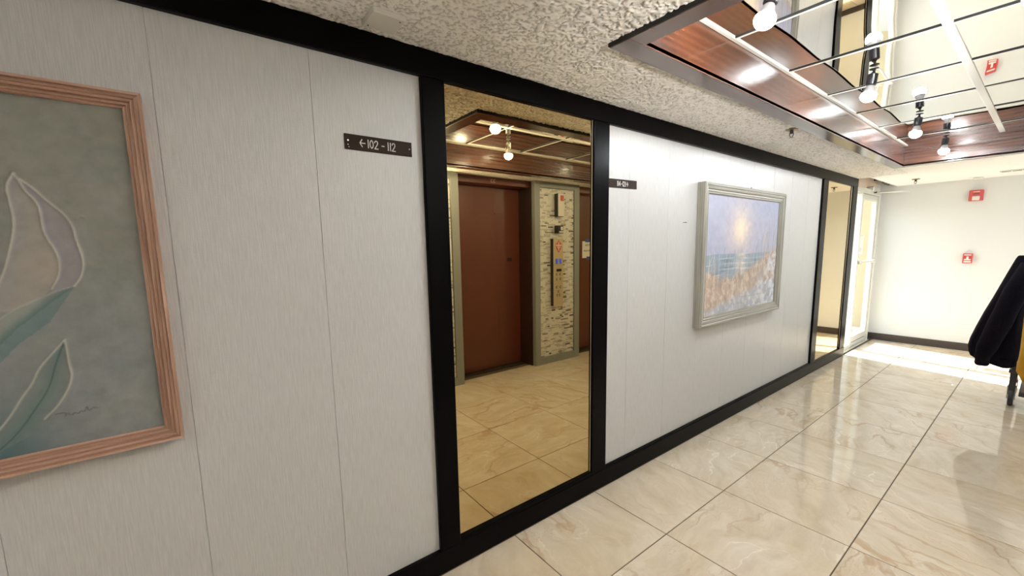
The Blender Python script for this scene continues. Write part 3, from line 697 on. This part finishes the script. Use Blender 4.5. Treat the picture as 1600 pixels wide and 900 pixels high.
# small white ceiling light near column top
t = thing('paper_note', 'handwritten white paper note held by blue tape on the right elevator door', 'note', (2.478, 4.46, 1.42))
box('sheet', 2.4775, 2.4795, 4.345, 4.575, 1.30, 1.535, 'paper', t)
for (ya, yb, za, zb) in ((4.405, 4.50, 1.52, 1.565), (4.43, 4.52, 1.275, 1.32)): box('tape', 2.4755, 2.4775, ya, yb, za, zb, 'bluetape', t)
rr = random.Random(2)
for row, z in enumerate((0.045, -0.035)):
    y = 0.075; bm = bmesh.new()
    for k in range(5 if row else 4):
        stroke_bm(bm, [(y, z), (y - 0.010, z + 0.03), (y - 0.018, z + rr.uniform(0, .01)), (y - 0.024, z + 0.025)], 0.004, (-0.0008, 0, 0), depth=-0.0005); y -= 0.034
    tag(obj('handwriting', bm, 'ink', t), kind='stuff')

# ------------------------------------------------------------------ fire alarm devices on the far wall
t = thing('fire_strobe', 'red fire alarm horn strobe with white lens high on the end wall', 'fire alarm', (0.888, Y1, 2.03))
box('housing', 0.824, 0.951, 8.0, 8.04, 1.965, 2.101, 'red', t, 0.006, 2)
box('lens', 0.856, 0.922, 7.985, 8.0, 1.972, 2.022, 'offwhite', t, 0.004, 2)
box('grille', 0.86, 0.918, 7.996, 8.001, 2.075, 2.082, 'offwhite', t); box('grille', 0.86, 0.918, 7.996, 8.001, 2.050, 2.056, 'gap', t)
t = thing('fire_pull_station', 'small square red fire alarm pull station on the end wall', 'fire alarm', (0.88, Y1, 1.23))
box('housing', 0.838, 0.926, 7.995, 8.04, 1.168, 1.293, 'red', t, 0.004)
box('pull_handle', 0.852, 0.912, 7.982, 7.996, 1.205, 1.222, 'offwhite', t, 0.003); box('pull_handle_stem', 0.873, 0.891, 7.984, 7.996, 1.222, 1.255, 'offwhite', t, 0.002)
box('label_strip', 0.85, 0.914, 7.992, 7.996, 1.268, 1.28, 'offwhite', t); box('label_strip', 0.85, 0.914, 7.992, 7.996, 1.178, 1.195, 'offwhite', t)

# ------------------------------------------------------------------ wall signs
font_cache = {}
def text_mesh(txt, size, sx=1.0, extr=0.0006):
    cu = bpy.data.curves.new('lettering', 'FONT'); cu.body = txt; cu.size = size; cu.extrude = extr; cu.resolution_u = 3; cu.align_x = 'LEFT'
    cu.offset = 0.0
    o = bpy.data.objects.new('tmp', cu); C.objects.link(o)
    dg = bpy.context.evaluated_depsgraph_get(); me = bpy.data.meshes.new_from_object(o.evaluated_get(dg))
    bpy.data.objects.remove(o)
    for v in me.vertices:
        x, y, z = v.co; v.co = (z, x * sx, y)     # text plane -> faces +X, reads towards +Y
    return me
DIG = {'0': [[(.25, 1), (.07, .82), (0, .5), (.07, .18), (.25, 0), (.43, .18), (.5, .5), (.43, .82), (.25, 1)]], '1': [[(.1, 0), (.1, 1)]],
       '2': [[(.02, .75), (.08, .92), (.25, 1), (.43, .9), (.48, .72), (.38, .5), (.0, .0), (.52, 0)]], '4': [[(.42, 0), (.42, 1), (0, .3), (.55, .3)]], '-': [[(.05, .45), (.42, .45)]], ' ': [],
       '<': [[(.75, .5), (0, .5)], [(.32, .95), (0, .5), (.32, .05)]], '>': [[(0, .5), (.75, .5)], [(.43, .95), (.75, .5), (.43, .05)]]}
ADV = {'1': .36, '0': .70, '2': .74, '4': .80, '-': .62, ' ': .32, '<': 1.12, '>': .9}
def engraved(txt, h, w):
    bm = bmesh.new(); x = 0; segs = []
    for ch in txt:
        for pl in DIG[ch]: segs.append([((x + a) * h * 0.86, b * h) for a, b in pl])
        x += ADV[ch]
    tot = x * h * 0.86
    for s in segs: stroke_bm(bm, [(a - tot / 2, b - h / 2) for a, b in s], w, (0, 0, 0), depth=0.0007)
    return bm
def sign(lab, y0, y1, z0, z1, txt, h, w, tilt, shift=0.0, hole_l=True):
    yc, zc = (y0 + y1) / 2, (z0 + z1) / 2; W = y1 - y0; H = z1 - z0
    t = thing('wall_sign', lab, 'sign', (-0.022, yc, zc))
    t.rotation_euler = (tilt, 0, 0)
    bm = bmesh.new(); add_box(bm, 0.0, 0.0045, -W / 2, W / 2, -H / 2, H / 2, 0.0008); obj('plaque', bm, 'plaque', t)
    o = obj('lettering', engraved(txt, h, w), 'engrave', t); o.location = (0.0046, shift, 0)
    spots = ((-W / 2 + 0.012, 0.004), (W / 2 - 0.010, 0.0)) + (((-W / 2 + 0.011, -0.011), (-W / 2 + 0.014, -0.019)) if hole_l else ())
    for k, (yy, zz) in enumerate(spots):
        bm = bmesh.new(); r = 0.0032 if k < 2 else 0.0018
        add_lathe(bm, [(r, 0.0044), (r, 0.0056), (r * 0.5, 0.006)], 10, center=(0, yy, zz), axis='X'); obj('screw', bm, 'chrome' if hole_l else 'gap', t)
sign('dark bronze plaque reading left arrow 102 - 112 on the white panel left of the mirror', 0.470, 0.724, 1.829, 1.883, '<102 - 112', 0.0285, 0.0033, 0.0, -0.004)
sign('small dark bronze plaque reading 114-121 with right arrow, right of the mirror post', 1.906, 2.166, 1.803, 1.852, '114-121>', 0.0265, 0.0036, 0.02, -0.004, False)

# ------------------------------------------------------------------ paintings
def grid_canvas(name, parent, y0, y1, z0, z1, res, fn, x=0.0):
    ny = int((y1 - y0) / res) + 1; nz = int((z1 - z0) / res) + 1
    ys_ = np.linspace(y0, y1, ny); zs_ = np.linspace(z0, z1, nz)
    YY, ZZ = np.meshgrid(ys_, zs_)
    col, hgt = fn(YY, ZZ)
    co = np.stack([x + hgt, YY, ZZ], -1).reshape(-1, 3).astype(np.float32)
    co -= np.array(parent.location[:], dtype=np.float32)
    idx = np.arange(ny * nz).reshape(nz, ny)
    q = np.stack([idx[:-1, :-1], idx[:-1, 1:], idx[1:, 1:], idx[1:, :-1]], -1).reshape(-1, 4)
    me = bpy.data.meshes.new(name)
    me.vertices.add(len(co)); me.vertices.foreach_set('co', co.ravel())
    me.loops.add(q.size); me.loops.foreach_set('vertex_index', q.ravel().astype(np.int32))
    me.polygons.add(len(q)); me.polygons.foreach_set('loop_start', np.arange(0, q.size, 4, dtype=np.int32)); me.polygons.foreach_set('loop_total', np.full(len(q), 4, dtype=np.int32))
    me.update(calc_edges=True); me.polygons.foreach_set('use_smooth', [True] * len(q))
    at = me.color_attributes.new('paint', 'FLOAT_COLOR', 'POINT')
    c4 = np.ones((ny * nz, 4), dtype=np.float32); c4[:, :3] = np.clip(col.reshape(-1, 3), 0, 1); at.data.foreach_set('color', c4.ravel())
    me.materials.append(MATS['paint'])
    o = bpy.data.objects.new(name, me); C.objects.link(o); o.parent = parent
    return o
def pdist(YY, ZZ, pts):
    d = np.full(YY.shape, 9.0)
    for (ax, ay), (bx, by) in zip(pts[:-1], pts[1:]):
        vx, vy = bx - ax, by - ay; L = vx * vx + vy * vy
        t = np.clip(((YY - ax) * vx + (ZZ - ay) * vy) / L, 0, 1)
        d = np.minimum(d, np.hypot(YY - ax - t * vx, ZZ - ay - t * vy))
    return d
def inside(YY, ZZ, poly):
    r = np.zeros(YY.shape, bool); n_ = len(poly)
    for i in range(n_):
        x1, y1 = poly[i]; x2, y2 = poly[(i + 1) % n_]
        if y1 == y2: continue
        c = ((y1 > ZZ) != (y2 > ZZ)) & (YY < (x2 - x1) * (ZZ - y1) / (y2 - y1) + x1)
        r ^= c
    return r
def smooth_line(p, k=3):
    p = [np.array(q, float) for q in p]
    for _ in range(k):
        n_ = [p[0]]
        for a, b in zip(p[:-1], p[1:]): n_ += [a * .75 + b * .25, a * .25 + b * .75]
        p = n_ + [p[-1]]
    return [tuple(q) for q in p]
def mixc(c, new, m): return c * (1 - m[..., None]) + np.array(new) * m[..., None]

L = {
'petalL': [(-0.320, 1.668), (-0.335, 1.639), (-0.334, 1.604), (-0.331, 1.561), (-0.336, 1.525), (-0.346, 1.485), (-0.361, 1.432), (-0.377, 1.394), (-0.40, 1.33)],
'ridge': [(-0.320, 1.668), (-0.311, 1.647), (-0.306, 1.627), (-0.289, 1.604), (-0.285, 1.576), (-0.286, 1.539), (-0.283, 1.516), (-0.269, 1.479), (-0.266, 1.447), (-0.272, 1.414), (-0.288, 1.384)],
'outer': [(-0.311, 1.655), (-0.290, 1.633), (-0.272, 1.605), (-0.245, 1.574), (-0.233, 1.544), (-0.231, 1.506), (-0.224, 1.473), (-0.223, 1.445), (-0.231, 1.412), (-0.247, 1.388)],
'leafU': [(-0.44, 1.245), (-0.403, 1.295), (-0.380, 1.319), (-0.360, 1.336), (-0.315, 1.360), (-0.281, 1.378), (-0.247, 1.388)],
'leafLo': [(-0.44, 1.20), (-0.411, 1.225), (-0.386, 1.257), (-0.353, 1.294), (-0.333, 1.310), (-0.304, 1.339), (-0.273, 1.366), (-0.247, 1.388)],
'leaf2L': [(-0.280, 1.250), (-0.305, 1.218), (-0.333, 1.184), (-0.345, 1.150), (-0.371, 1.112), (-0.391, 1.074), (-0.421, 1.033)],
'leaf2R': [(-0.280, 1.250), (-0.279, 1.236), (-0.279, 1.186), (-0.276, 1.155), (-0.286, 1.121), (-0.311, 1.077), (-0.337, 1.049)],
'vein': [(-0.282, 1.243), (-0.301, 1.195), (-0.320, 1.129), (-0.346, 1.086), (-0.383, 1.028), (-0.415, 0.994), (-0.46, 0.96)]}
L = {k: smooth_line(v, 2) for k, v in L.items()}
def tulip(YY, ZZ):
    # work around the vertical axis through the flower, left half mirrored beyond the frame
    YM = np.where(YY < -0.42, -0.84 - YY, YY)
    n1 = vnoise(YY, ZZ, 7, 7, 1); n2 = vnoise(YY, ZZ, 45, 45, 9); n3 = vnoise(YY + ZZ * .6, ZZ, 9, 26, 21)
    c = np.zeros(YY.shape + (3,)) + np.array((0.225, 0.222, 0.185))
    low = 1 / (1 + np.exp(-(1.42 - ZZ + (n1 - .5) * .35) * 14))
    c = mixc(c, (0.215, 0.228, 0.232), low * 0.9)
    blot = np.clip((n3 - 0.5) * 3, 0, 1)
    c = mixc(c, (0.165, 0.195, 0.195), blot * 0.45)
    c = mixc(c, (0.30, 0.28, 0.26), np.clip((n1 - .55) * 3, 0, 1) * 0.5)
    h = (n2 - 0.5) * 0.0009
    deep = np.exp(-(((YY + 0.43) / 0.10) ** 2 + ((ZZ - 0.98) / 0.12) ** 2)); c = mixc(c, (0.02, 0.10, 0.115), deep * 0.75)
    pal = inside(YM, ZZ, L['outer'] + L['leafU'][::-1] + [(-0.42, 1.25), (-0.42, 1.6)] + [(-0.335, 1.655)])
    pA = inside(YM, ZZ, L['petalL'] + [(-0.40, 1.33), (-0.36, 1.336), (-0.315, 1.36)] + L['ridge'][::-1])
    oP = inside(YM, ZZ, L['ridge'] + [(-0.281, 1.378)] + L['outer'][::-1])
    def shade(mask, col, amt): 
        nonlocal c; c = mixc(c, col, mask.astype(float) * amt)
    shade(oP, (0.265, 0.245, 0.25), 0.85); shade(pA, (0.31, 0.28, 0.25), 0.85)
    dl = pdist(YM, ZZ, L['petalL']); dr_ = pdist(YM, ZZ, L['ridge']); do = pdist(YM, ZZ, L['outer'])
    c = mixc(c, (0.24, 0.235, 0.245), (pA * np.exp(-(dl / 0.022) ** 2)) * 0.55)
    c = mixc(c, (0.20, 0.195, 0.215), (oP * np.exp(-(dr_ / 0.014) ** 2)) * 0.5)
    c = mixc(c, (0.36, 0.31, 0.265), pA * np.exp(-((YM + .285) ** 2 + (ZZ - 1.44) ** 2) / .0018) * 0.6)
    lf_ = inside(YM, ZZ, L['leafU'] + L['leafLo'][::-1]); shade(lf_, (0.26, 0.275, 0.25), 0.9)
    dlo = pdist(YM, ZZ, L['leafLo']); dlu = pdist(YM, ZZ, L['leafU'])
    c = mixc(c, (0.055, 0.12, 0.12), lf_ * np.exp(-(dlo / 0.014) ** 2) * 0.8)
    under = inside(YM, ZZ, L['leafLo'] + [(-0.30, 1.30), (-0.36, 1.25), (-0.44, 1.15)]); c = mixc(c, (0.07, 0.16, 0.165), under * 0.55)
    l2 = inside(YM, ZZ, L['leaf2L'] + [(-0.46, 0.985), (-0.43, 0.98)] + [(-0.37, 1.01)] + L['leaf2R'][::-1])
    g2 = np.clip((1.25 - ZZ) / 0.25, 0, 1)
    c = mixc(c, (0.19, 0.215, 0.20), l2 * 0.8); c = mixc(c, (0.07, 0.125, 0.12), l2 * g2 * 0.3)
    dv = pdist(YM, ZZ, L['vein'])
    c = mixc(c, (0.08, 0.15, 0.145), l2 * np.exp(-(dv / 0.014) ** 2) * 0.45); c = mixc(c, (0.03, 0.07, 0.07), np.exp(-(dv / 0.0016) ** 2) * 0.8 * (ZZ < 1.245))
    for k, a in (('petalL', 1), ('ridge', 1), ('outer', 1), ('leafU', .35), ('leaf2L', .9), ('leaf2R', .9)):
        d = pdist(YM, ZZ, L[k]); w = np.exp(-(d / 0.0023) ** 2) * a
        h = h + w * 0.0042 * (0.7 + 0.6 * n2); c = mixc(c, (0.52, 0.49, 0.42), w * 0.75)
    d = pdist(YY, ZZ, [(-0.225, 1.56), (-0.215, 1.57), (-0.210, 1.566)]); h = h + np.exp(-(d / .002) ** 2) * .003
    c = c * (0.86 + 0.28 * n2[..., None])
    # loose dark brush signature, illegible strokes
    sg = smooth_line([(-0.318, 1.056), (-0.298, 1.057), (-0.302, 1.044), (-0.297, 1.056), (-0.288, 1.045), (-0.284, 1.054), (-0.276, 1.047), (-0.271, 1.055), (-0.264, 1.049), (-0.259, 1.066), (-0.257, 1.050), (-0.248, 1.057), (-0.238, 1.055)], 1)
    c = mixc(c, (0.08, 0.07, 0.06), np.exp(-(pdist(YY, ZZ, sg) / 0.0012) ** 2) * 0.85)
    return c, h
def sea(YY, ZZ):
    s = (YY - 2.95) / 1.24; t_ = (ZZ - 0.915) / 0.915
    n1 = vnoise(YY, ZZ, 4, 4, 31); n2 = vnoise(YY, ZZ, 26, 26, 41); n3 = vnoise(YY, ZZ, 6, 40, 51); n4 = vnoise(YY + ZZ * .3, ZZ, 34, 17, 61, 3)
    c = np.zeros(YY.shape + (3,)) + np.array((0.40, 0.415, 0.53))
    c = mixc(c, (0.50, 0.47, 0.55), np.clip((n1 - .45) * 3, 0, 1) * .5)
    c = mixc(c, (0.33, 0.36, 0.49), np.clip(s * .6 + t_ - .9, 0, 1) * .8)
    r = np.hypot((YY - 3.50), (ZZ - 1.585) * 1.05)
    c = mixc(c, (0.80, 0.62, 0.50), np.exp(-(r / 0.21) ** 2) * (.62 + .5 * (n2 - .5))); c = mixc(c, (0.96, 0.80, 0.58), np.exp(-(r / 0.10) ** 2) * .75)
    hz = 1.395
    seam = np.clip((hz - ZZ) * 200, 0, 1)
    seac = np.zeros_like(c) + np.array((0.27, 0.34, 0.42)); seac = mixc(seac, (0.16, 0.25, 0.32), np.clip((n3 - .52) * 6, 0, 1)); 
    wav = np.clip(np.sin((ZZ + (n1 - .5) * .03) * 150) - .35, 0, 1) * np.clip((n3 - .35) * 3, 0, 1)
    seac = mixc(seac, (0.72, 0.72, 0.72), wav * .8); seac = mixc(seac, (0.86, 0.74, 0.60), np.exp(-((YY - 3.52) / .10) ** 2) * np.clip(n3 * 1.6 - .3, 0, 1) * .8)
    c = c * (1 - seam[..., None]) + seac * seam[..., None]
    # dune and grass mound
    top = 1.24 - 0.03 * np.sin(s * 7) + np.clip(s - .55, 0, 1) ** 1.4 * 0.72 - np.clip(.45 - s, 0, 1) * (-.02) + (n4 - .5) * .09 + (n2 - .5) * .03
    top = np.where(s < .25, top + .05 * (1 - s / .25), top)
    dune = np.clip((top - ZZ) * 28, 0, 1) * np.clip(.55 + n2, 0, 1)
    base = np.zeros_like(c) + np.array((0.49, 0.37, 0.285)); base = mixc(base, (0.60, 0.53, 0.46), np.clip((n2 - .48) * 4, 0, 1) * .8); base = mixc(base, (0.34, 0.225, 0.165), np.clip((n4 - .52) * 5, 0, 1) * .65); base = mixc(base, (0.36, 0.38, 0.42), np.clip((n1 - .5) * 4, 0, 1) * .45)
    c = c * (1 - dune[..., None]) + base * dune[..., None]
    low = np.clip(((1.00 + s * .17 + (n1 - .5) * .10 + (n2 - .5) * .05) - ZZ) * 22, 0, 1)
    sand = np.zeros_like(c) + np.array((0.42, 0.43, 0.47)); sand = mixc(sand, (0.58, 0.57, 0.56), np.clip((n2 - .42) * 4, 0, 1)); sand = mixc(sand, (0.30, 0.31, 0.30), np.clip((n3 - .58) * 5, 0, 1) * .6)
    c = c * (1 - low[..., None]) + sand * low[..., None]
    rwh = np.clip((s - .72) * 4, 0, 1) * np.clip((top - .03 - ZZ) * 20, 0, 1) * np.clip((n2 - .4) * 4, 0, 1); c = mixc(c, (0.68, 0.71, 0.78), rwh * .7)
    h = (n2 - .5) * .002 * (.5 + dune * 2.2) + (n4 - .5) * .002 * dune
    r_ = np.random.default_rng(8)
    for k in range(70):                       # grass blades
        y = r_.uniform(2.98, 4.17); ln = r_.uniform(.10, .28) * (1.15 if y > 3.8 else 1); z = 1.16 + max(0, (y - 3.65)) * .45 + r_.uniform(-.05, .06); b_ = r_.uniform(-.02, .07)
        ya, yb = y - .12, y + .14
        m = (YY > ya) & (YY < yb)
        ii = np.where(m[0])[0]; sl = slice(ii[0], ii[-1] + 1)
        d = pdist(YY[:, sl], ZZ[:, sl], [(y, z), (y + b_ * .3, z + ln * .6), (y + b_, z + ln)])
        w = np.exp(-(d / .0028) ** 2)
        cc = [(0.20, 0.19, 0.17), (0.62, 0.45, 0.26), (0.75, 0.62, 0.42), (0.33, 0.30, 0.26)][k % 4]
        c[:, sl] = mixc(c[:, sl], cc, w * .65); h[:, sl] += w * .0012
    c = c * (0.90 + 0.2 * n2[..., None])
    return c, h

def framed(lab, y0, y1, z0, z1, fn, res, prof, mat_h, mat_v, back=-0.022, canvas_x=0.0, cy0=None, cy1=None):
    """prof: list of (inset from outer edge, x) describing moulding cross-section, starting at the wall"""
    t = thing('framed_painting', lab, 'painting', (back, (y0 + y1) / 2, (z0 + z1) / 2))
    c = t.location
    sides = [((y0, z1), (y1, z1), (0, -1), mat_h), ((y0, z0), (y1, z0), (0, 1), mat_h), ((y0, z0), (y0, z1), (1, 0), mat_v), ((y1, z0), (y1, z1), (-1, 0), mat_v)]
    for (a, b, dn, mt) in sides:
        bm = bmesh.new(); ra = []; rb = []
        for ins, x in prof:
            if dn[0] == 0:   # horizontal member, mitred in y
                pa = (x, a[0] + ins, a[1] + dn[1] * ins); pb = (x, b[0] - ins, b[1] + dn[1] * ins)
            else:
                pa = (x, a[0] + dn[0] * ins, a[1] + ins); pb = (x, b[0] + dn[0] * ins, b[1] - ins)
            ra.append(bm.verts.new((pa[0] - c.x, pa[1] - c.y, pa[2] - c.z))); rb.append(bm.verts.new((pb[0] - c.x, pb[1] - c.y, pb[2] - c.z)))
        n_ = len(prof)
        for i in range(n_):
            j = (i + 1) % n_
            bm.faces.new((ra[i], ra[j], rb[j], rb[i]))
        bm.faces.new(ra); bm.faces.new(rb[::-1])
        obj('frame_member', bm, mt, t)
    ins = prof[-2][0] - 0.004
    grid_canvas('canvas', t, y0 + ins, y1 - ins, z0 + ins, z1 - ins, res, fn, canvas_x)
    bm = bmesh.new(); add_box(bm, 0.001, canvas_x - back - 0.006, y0 + ins - c.y, y1 - ins - c.y, z0 + ins - c.z, z1 - ins - c.z); obj('backing_board', bm, 'peach', t)
    return t
# tulip painting: reeded pinkish wood, outer lip proudest, stepping in to the canvas
pr = [(0.0, -0.0218), (0.0, 0.030), (0.007, 0.030)]
ins, x = 0.007, 0.030
for k in range(4):
    pr += [(ins + 0.0012, x - 0.006), (ins + 0.0075, x - 0.003), (ins + 0.0085, x - 0.0035)]
    ins += 0.0085; x -= 0.0042
pr += [(ins + 0.001, -0.002), (ins + 0.001, -0.0218)]
framed('tulip relief painting in pinkish reeded wood frame at the left edge of the photo', -1.03, -0.066, 0.925, 1.895, tulip, 0.0026, pr, 'pine', 'pinez', canvas_x=0.004)
pr2 = [(0.0, -0.0218), (0.0, 0.034), (0.006, 0.041), (0.018, 0.041), (0.024, 0.034), (0.030, 0.036), (0.042, 0.034), (0.048, 0.026), (0.058, 0.028), (0.066, 0.022), (0.072, 0.024), (0.078, 0.016), (0.079, 0.004), (0.079, -0.0218)]
MATS['silverz'] = wood('grey_washed_frame_upright', [(0.24, 0.225, 0.185), (0.31, 0.295, 0.25), (0.38, 0.365, 0.315)], 0.38, 0.0, 2.0, 'Z')
MATS['silverwood'] = MATS['silverwood']
sp_ = framed('seascape with sun over dunes in grey-washed frame on the white wall', 2.875, 4.292, 0.857, 1.905, sea, 0.0042, pr2, 'silverwood', 'silverz', canvas_x=0.010)
bm = bmesh.new(); add_tube(bm, [(0.05, 0.0, 0.522), (0.055, 0.01, 0.532), (0.05, 0.02, 0.522)], 0.002, 6); obj('hanging_wire', bm, 'darkmetal', sp_)
t = thing('wall_nail', 'small nail in the white panel left of the seascape frame', 'nail', (-0.022, 2.70, 1.62))
bm = bmesh.new(); add_lathe(bm, [(0.0016, 0), (0.0016, 0.022), (0.004, 0.022), (0.004, 0.024)], 8, axis='X'); obj('shank', bm, 'darkmetal', t)

# ------------------------------------------------------------------ janitor cart with yellow bag and black jacket
CXc, CYc = 1.47, 5.60
ct = thing('janitor_cart', 'dark janitor cart with yellow vinyl bag at the right edge of the photo', 'cart', (1.75, 5.70, 0))
def kbox(name, x0, x1, y0, y1, z0, z1, mat='cart', bev=0.006): return box(name, x0, x1, y0, y1, z0, z1, mat, ct, bev, 2)
kbox('deck', 1.50, 2.35, 5.42, 5.96, 0.145, 0.185)
kbox('end_frame', 1.435, 1.475, 5.62, 5.68, 0.10, 1.28)
kbox('end_frame', 1.435, 1.475, 5.90, 5.95, 0.15, 1.28)
kbox('end_bracket', 1.425, 1.52, 5.60, 5.96, 0.30, 0.335)
kbox('top_bar', 1.435, 1.475, 5.47, 5.96, 1.262, 1.30)
kbox('top_bar', 1.475, 2.15, 5.47, 5.50, 0.955, 0.985)
kbox('hook', 1.440, 1.52, 5.455, 5.485, 0.95, 1.02)
for (wx, wy, r, nm) in ((1.455, 5.65, 0.075, 'wheel'), (1.455, 5.92, 0.075, 'wheel'), (2.25, 5.47, 0.10, 'wheel'), (2.25, 5.92, 0.10, 'wheel')):
    bm = bmesh.new(); add_lathe(bm, [(r * .6, -0.017), (r * .93, -0.016), (r, -0.009), (r, 0.009), (r * .93, 0.016), (r * .6, 0.017)], 24, center=(wx - 1.75, wy - 5.70, r), axis='X')
    w_ = obj(nm, bm, 'cart', ct, True)
    bm = bmesh.new(); add_box(bm, wx - 1.75 - .026, wx - 1.75 - .020, wy - 5.70 - .02, wy - 5.70 + .02, r * .8, r * 2 + .03); add_box(bm, wx - 1.75 + .020, wx - 1.75 + .026, wy - 5.70 - .02, wy - 5.70 + .02, r * .8, r * 2 + .03); add_box(bm, wx - 1.75 - .026, wx - 1.75 + .026, wy - 5.70 - .02, wy - 5.70 + .02, r * 2 + .02, r * 2 + .032)
    obj('caster_fork', bm, 'wheelgrey', w_)
# yellow bag: sagging tapered sack
bm = bmesh.new(); rings = []
for k, (z, gx, gy, cx_) in enumerate(((0.20, 0.22, 0.12, 1.785), (0.235, 0.28, 0.19, 1.785), (0.33, 0.325, 0.235, 1.785), (0.55, 0.325, 0.245, 1.785), (0.80, 0.315, 0.24, 1.785), (0.95, 0.305, 0.235, 1.785), (0.985, 0.32, 0.245, 1.785))):
    ring = []
    for j in range(40):
        a = 2 * math.pi * j / 40; ca, sa = math.cos(a), math.sin(a); e = 0.35
        px = gx * abs(ca) ** e * (1 if ca > 0 else -1); py = gy * abs(sa) ** e * (1 if sa > 0 else -1)
        w = 1 + 0.03 * noise.noise(Vector((ca * 3, sa * 3, z * 5)))
        ring.append(bm.verts.new((cx_ - 1.75 + px * w, 5.735 - 5.70 + py * w * .92, z)))
    rings.append(ring)
for i in range(len(rings) - 1):
    for j in range(40): bm.faces.new((rings[i][j], rings[i][(j + 1) % 40], rings[i + 1][(j + 1) % 40], rings[i + 1][j]))
bm.faces.new(rings[0]); bm.faces.new(rings[-1])
tag(obj('trash_bag', bm, 'yellow', ct, True), 'yellow vinyl trash bag')

# jacket draped over the cart's end bar
jk = thing('jacket', 'black hooded jacket draped over the end of the janitor cart', 'jacket', (1.44, 5.36, 1.30))
bm = bmesh.new()
zz = [1.338, 1.333, 1.31, 1.25, 1.13, 0.99, 0.85, 0.72, 0.62, 0.56, 0.51, 0.478, 0.462]
xl = [1.400, 1.393, 1.383, 1.365, 1.330, 1.290, 1.247, 1.212, 1.188, 1.180, 1.188, 1.20, 1.225]
xr = [1.60, 1.62, 1.63, 1.62, 1.56, 1.485, 1.47, 1.472, 1.474, 1.475, 1.474, 1.472, 1.465]
th = [0.03, 0.05, 0.065, 0.075, 0.085, 0.09, 0.092, 0.09, 0.085, 0.082, 0.08, 0.075, 0.06]
N = 72; rings = []
for k, z in enumerate(zz):
    ring = []; cx_ = (xl[k] + xr[k]) / 2; hx = (xr[k] - xl[k]) / 2
    for j in range(N):
        a = 2 * math.pi * j / N; ca, sa = math.cos(a), math.sin(a)
        f = (1.345 - z) / 0.87
        fold = 1 + 0.13 * f * math.sin(a * 7 + 1.2 * math.sin(z * 3)) * abs(sa) + 0.05 * f * math.sin(a * 13 + z * 6) * abs(sa)
        px = hx * abs(ca) ** 0.8 * (1 if ca > 0 else -1); py = th[k] * abs(sa) ** 0.8 * (1 if sa > 0 else -1) * fold
        ring.append(bm.verts.new((cx_ + px - 1.44, -0.02 + py, z - 1.30 + 0.012 * math.sin(a * 5) * f)))
    rings.append(ring)
for i in range(len(rings) - 1):
    for j in range(N): bm.faces.new((rings[i][j], rings[i][(j + 1) % N], rings[i + 1][(j + 1) % N], rings[i + 1][j]))
bm.faces.new(rings[0]); bm.faces.new(rings[-1])
obj('jacket_body', bm, 'jacket', jk, True)
# sleeve hanging on the near side, ribbed hem and hood
bm = bmesh.new(); add_tube(bm, [(0.02, -0.06, -0.03), (-0.03, -0.10, -0.25), (-0.09, -0.11, -0.52), (-0.145, -0.10, -0.74), (-0.165, -0.09, -0.845)], [0.05, 0.07, 0.07, 0.062, 0.045], 20); obj('sleeve', bm, 'jacket', jk, True)
bm = bmesh.new(); add_lathe(bm, [(0.040, 0.0), (0.044, -0.02), (0.044, -0.06), (0.036, -0.072)], 24, center=(-0.160, -0.09, -0.825)); obj('cuff', bm, 'jacket', jk, True)
bm = bmesh.new()
rr2 = []
for k, z in enumerate((0.50, 0.485, 0.46, 0.435, 0.43)):
    ring = []
    for j in range(60):
        a = 2 * math.pi * j / 60; w = 1 + 0.05 * math.sin(a * 19) + 0.10 * math.sin(a * 4 + 1); s_ = (1.0, 0.97, 0.97, 0.96, 0.9)[k]
        ring.append(bm.verts.new((1.365 - 1.44 + 0.105 * math.cos(a) * s_, -0.02 + 0.06 * math.sin(a) * w * s_, z - 0.022 - 1.30 + 0.010 * math.cos(a * 3))))
    rr2.append(ring)
for i in range(4):
    for j in range(60): bm.faces.new((rr2[i][j], rr2[i][(j + 1) % 60], rr2[i + 1][(j + 1) % 60], rr2[i + 1][j]))
bm.faces.new(rr2[0]); bm.faces.new(rr2[-1])
obj('hem_band', bm, 'jacket', jk, True)
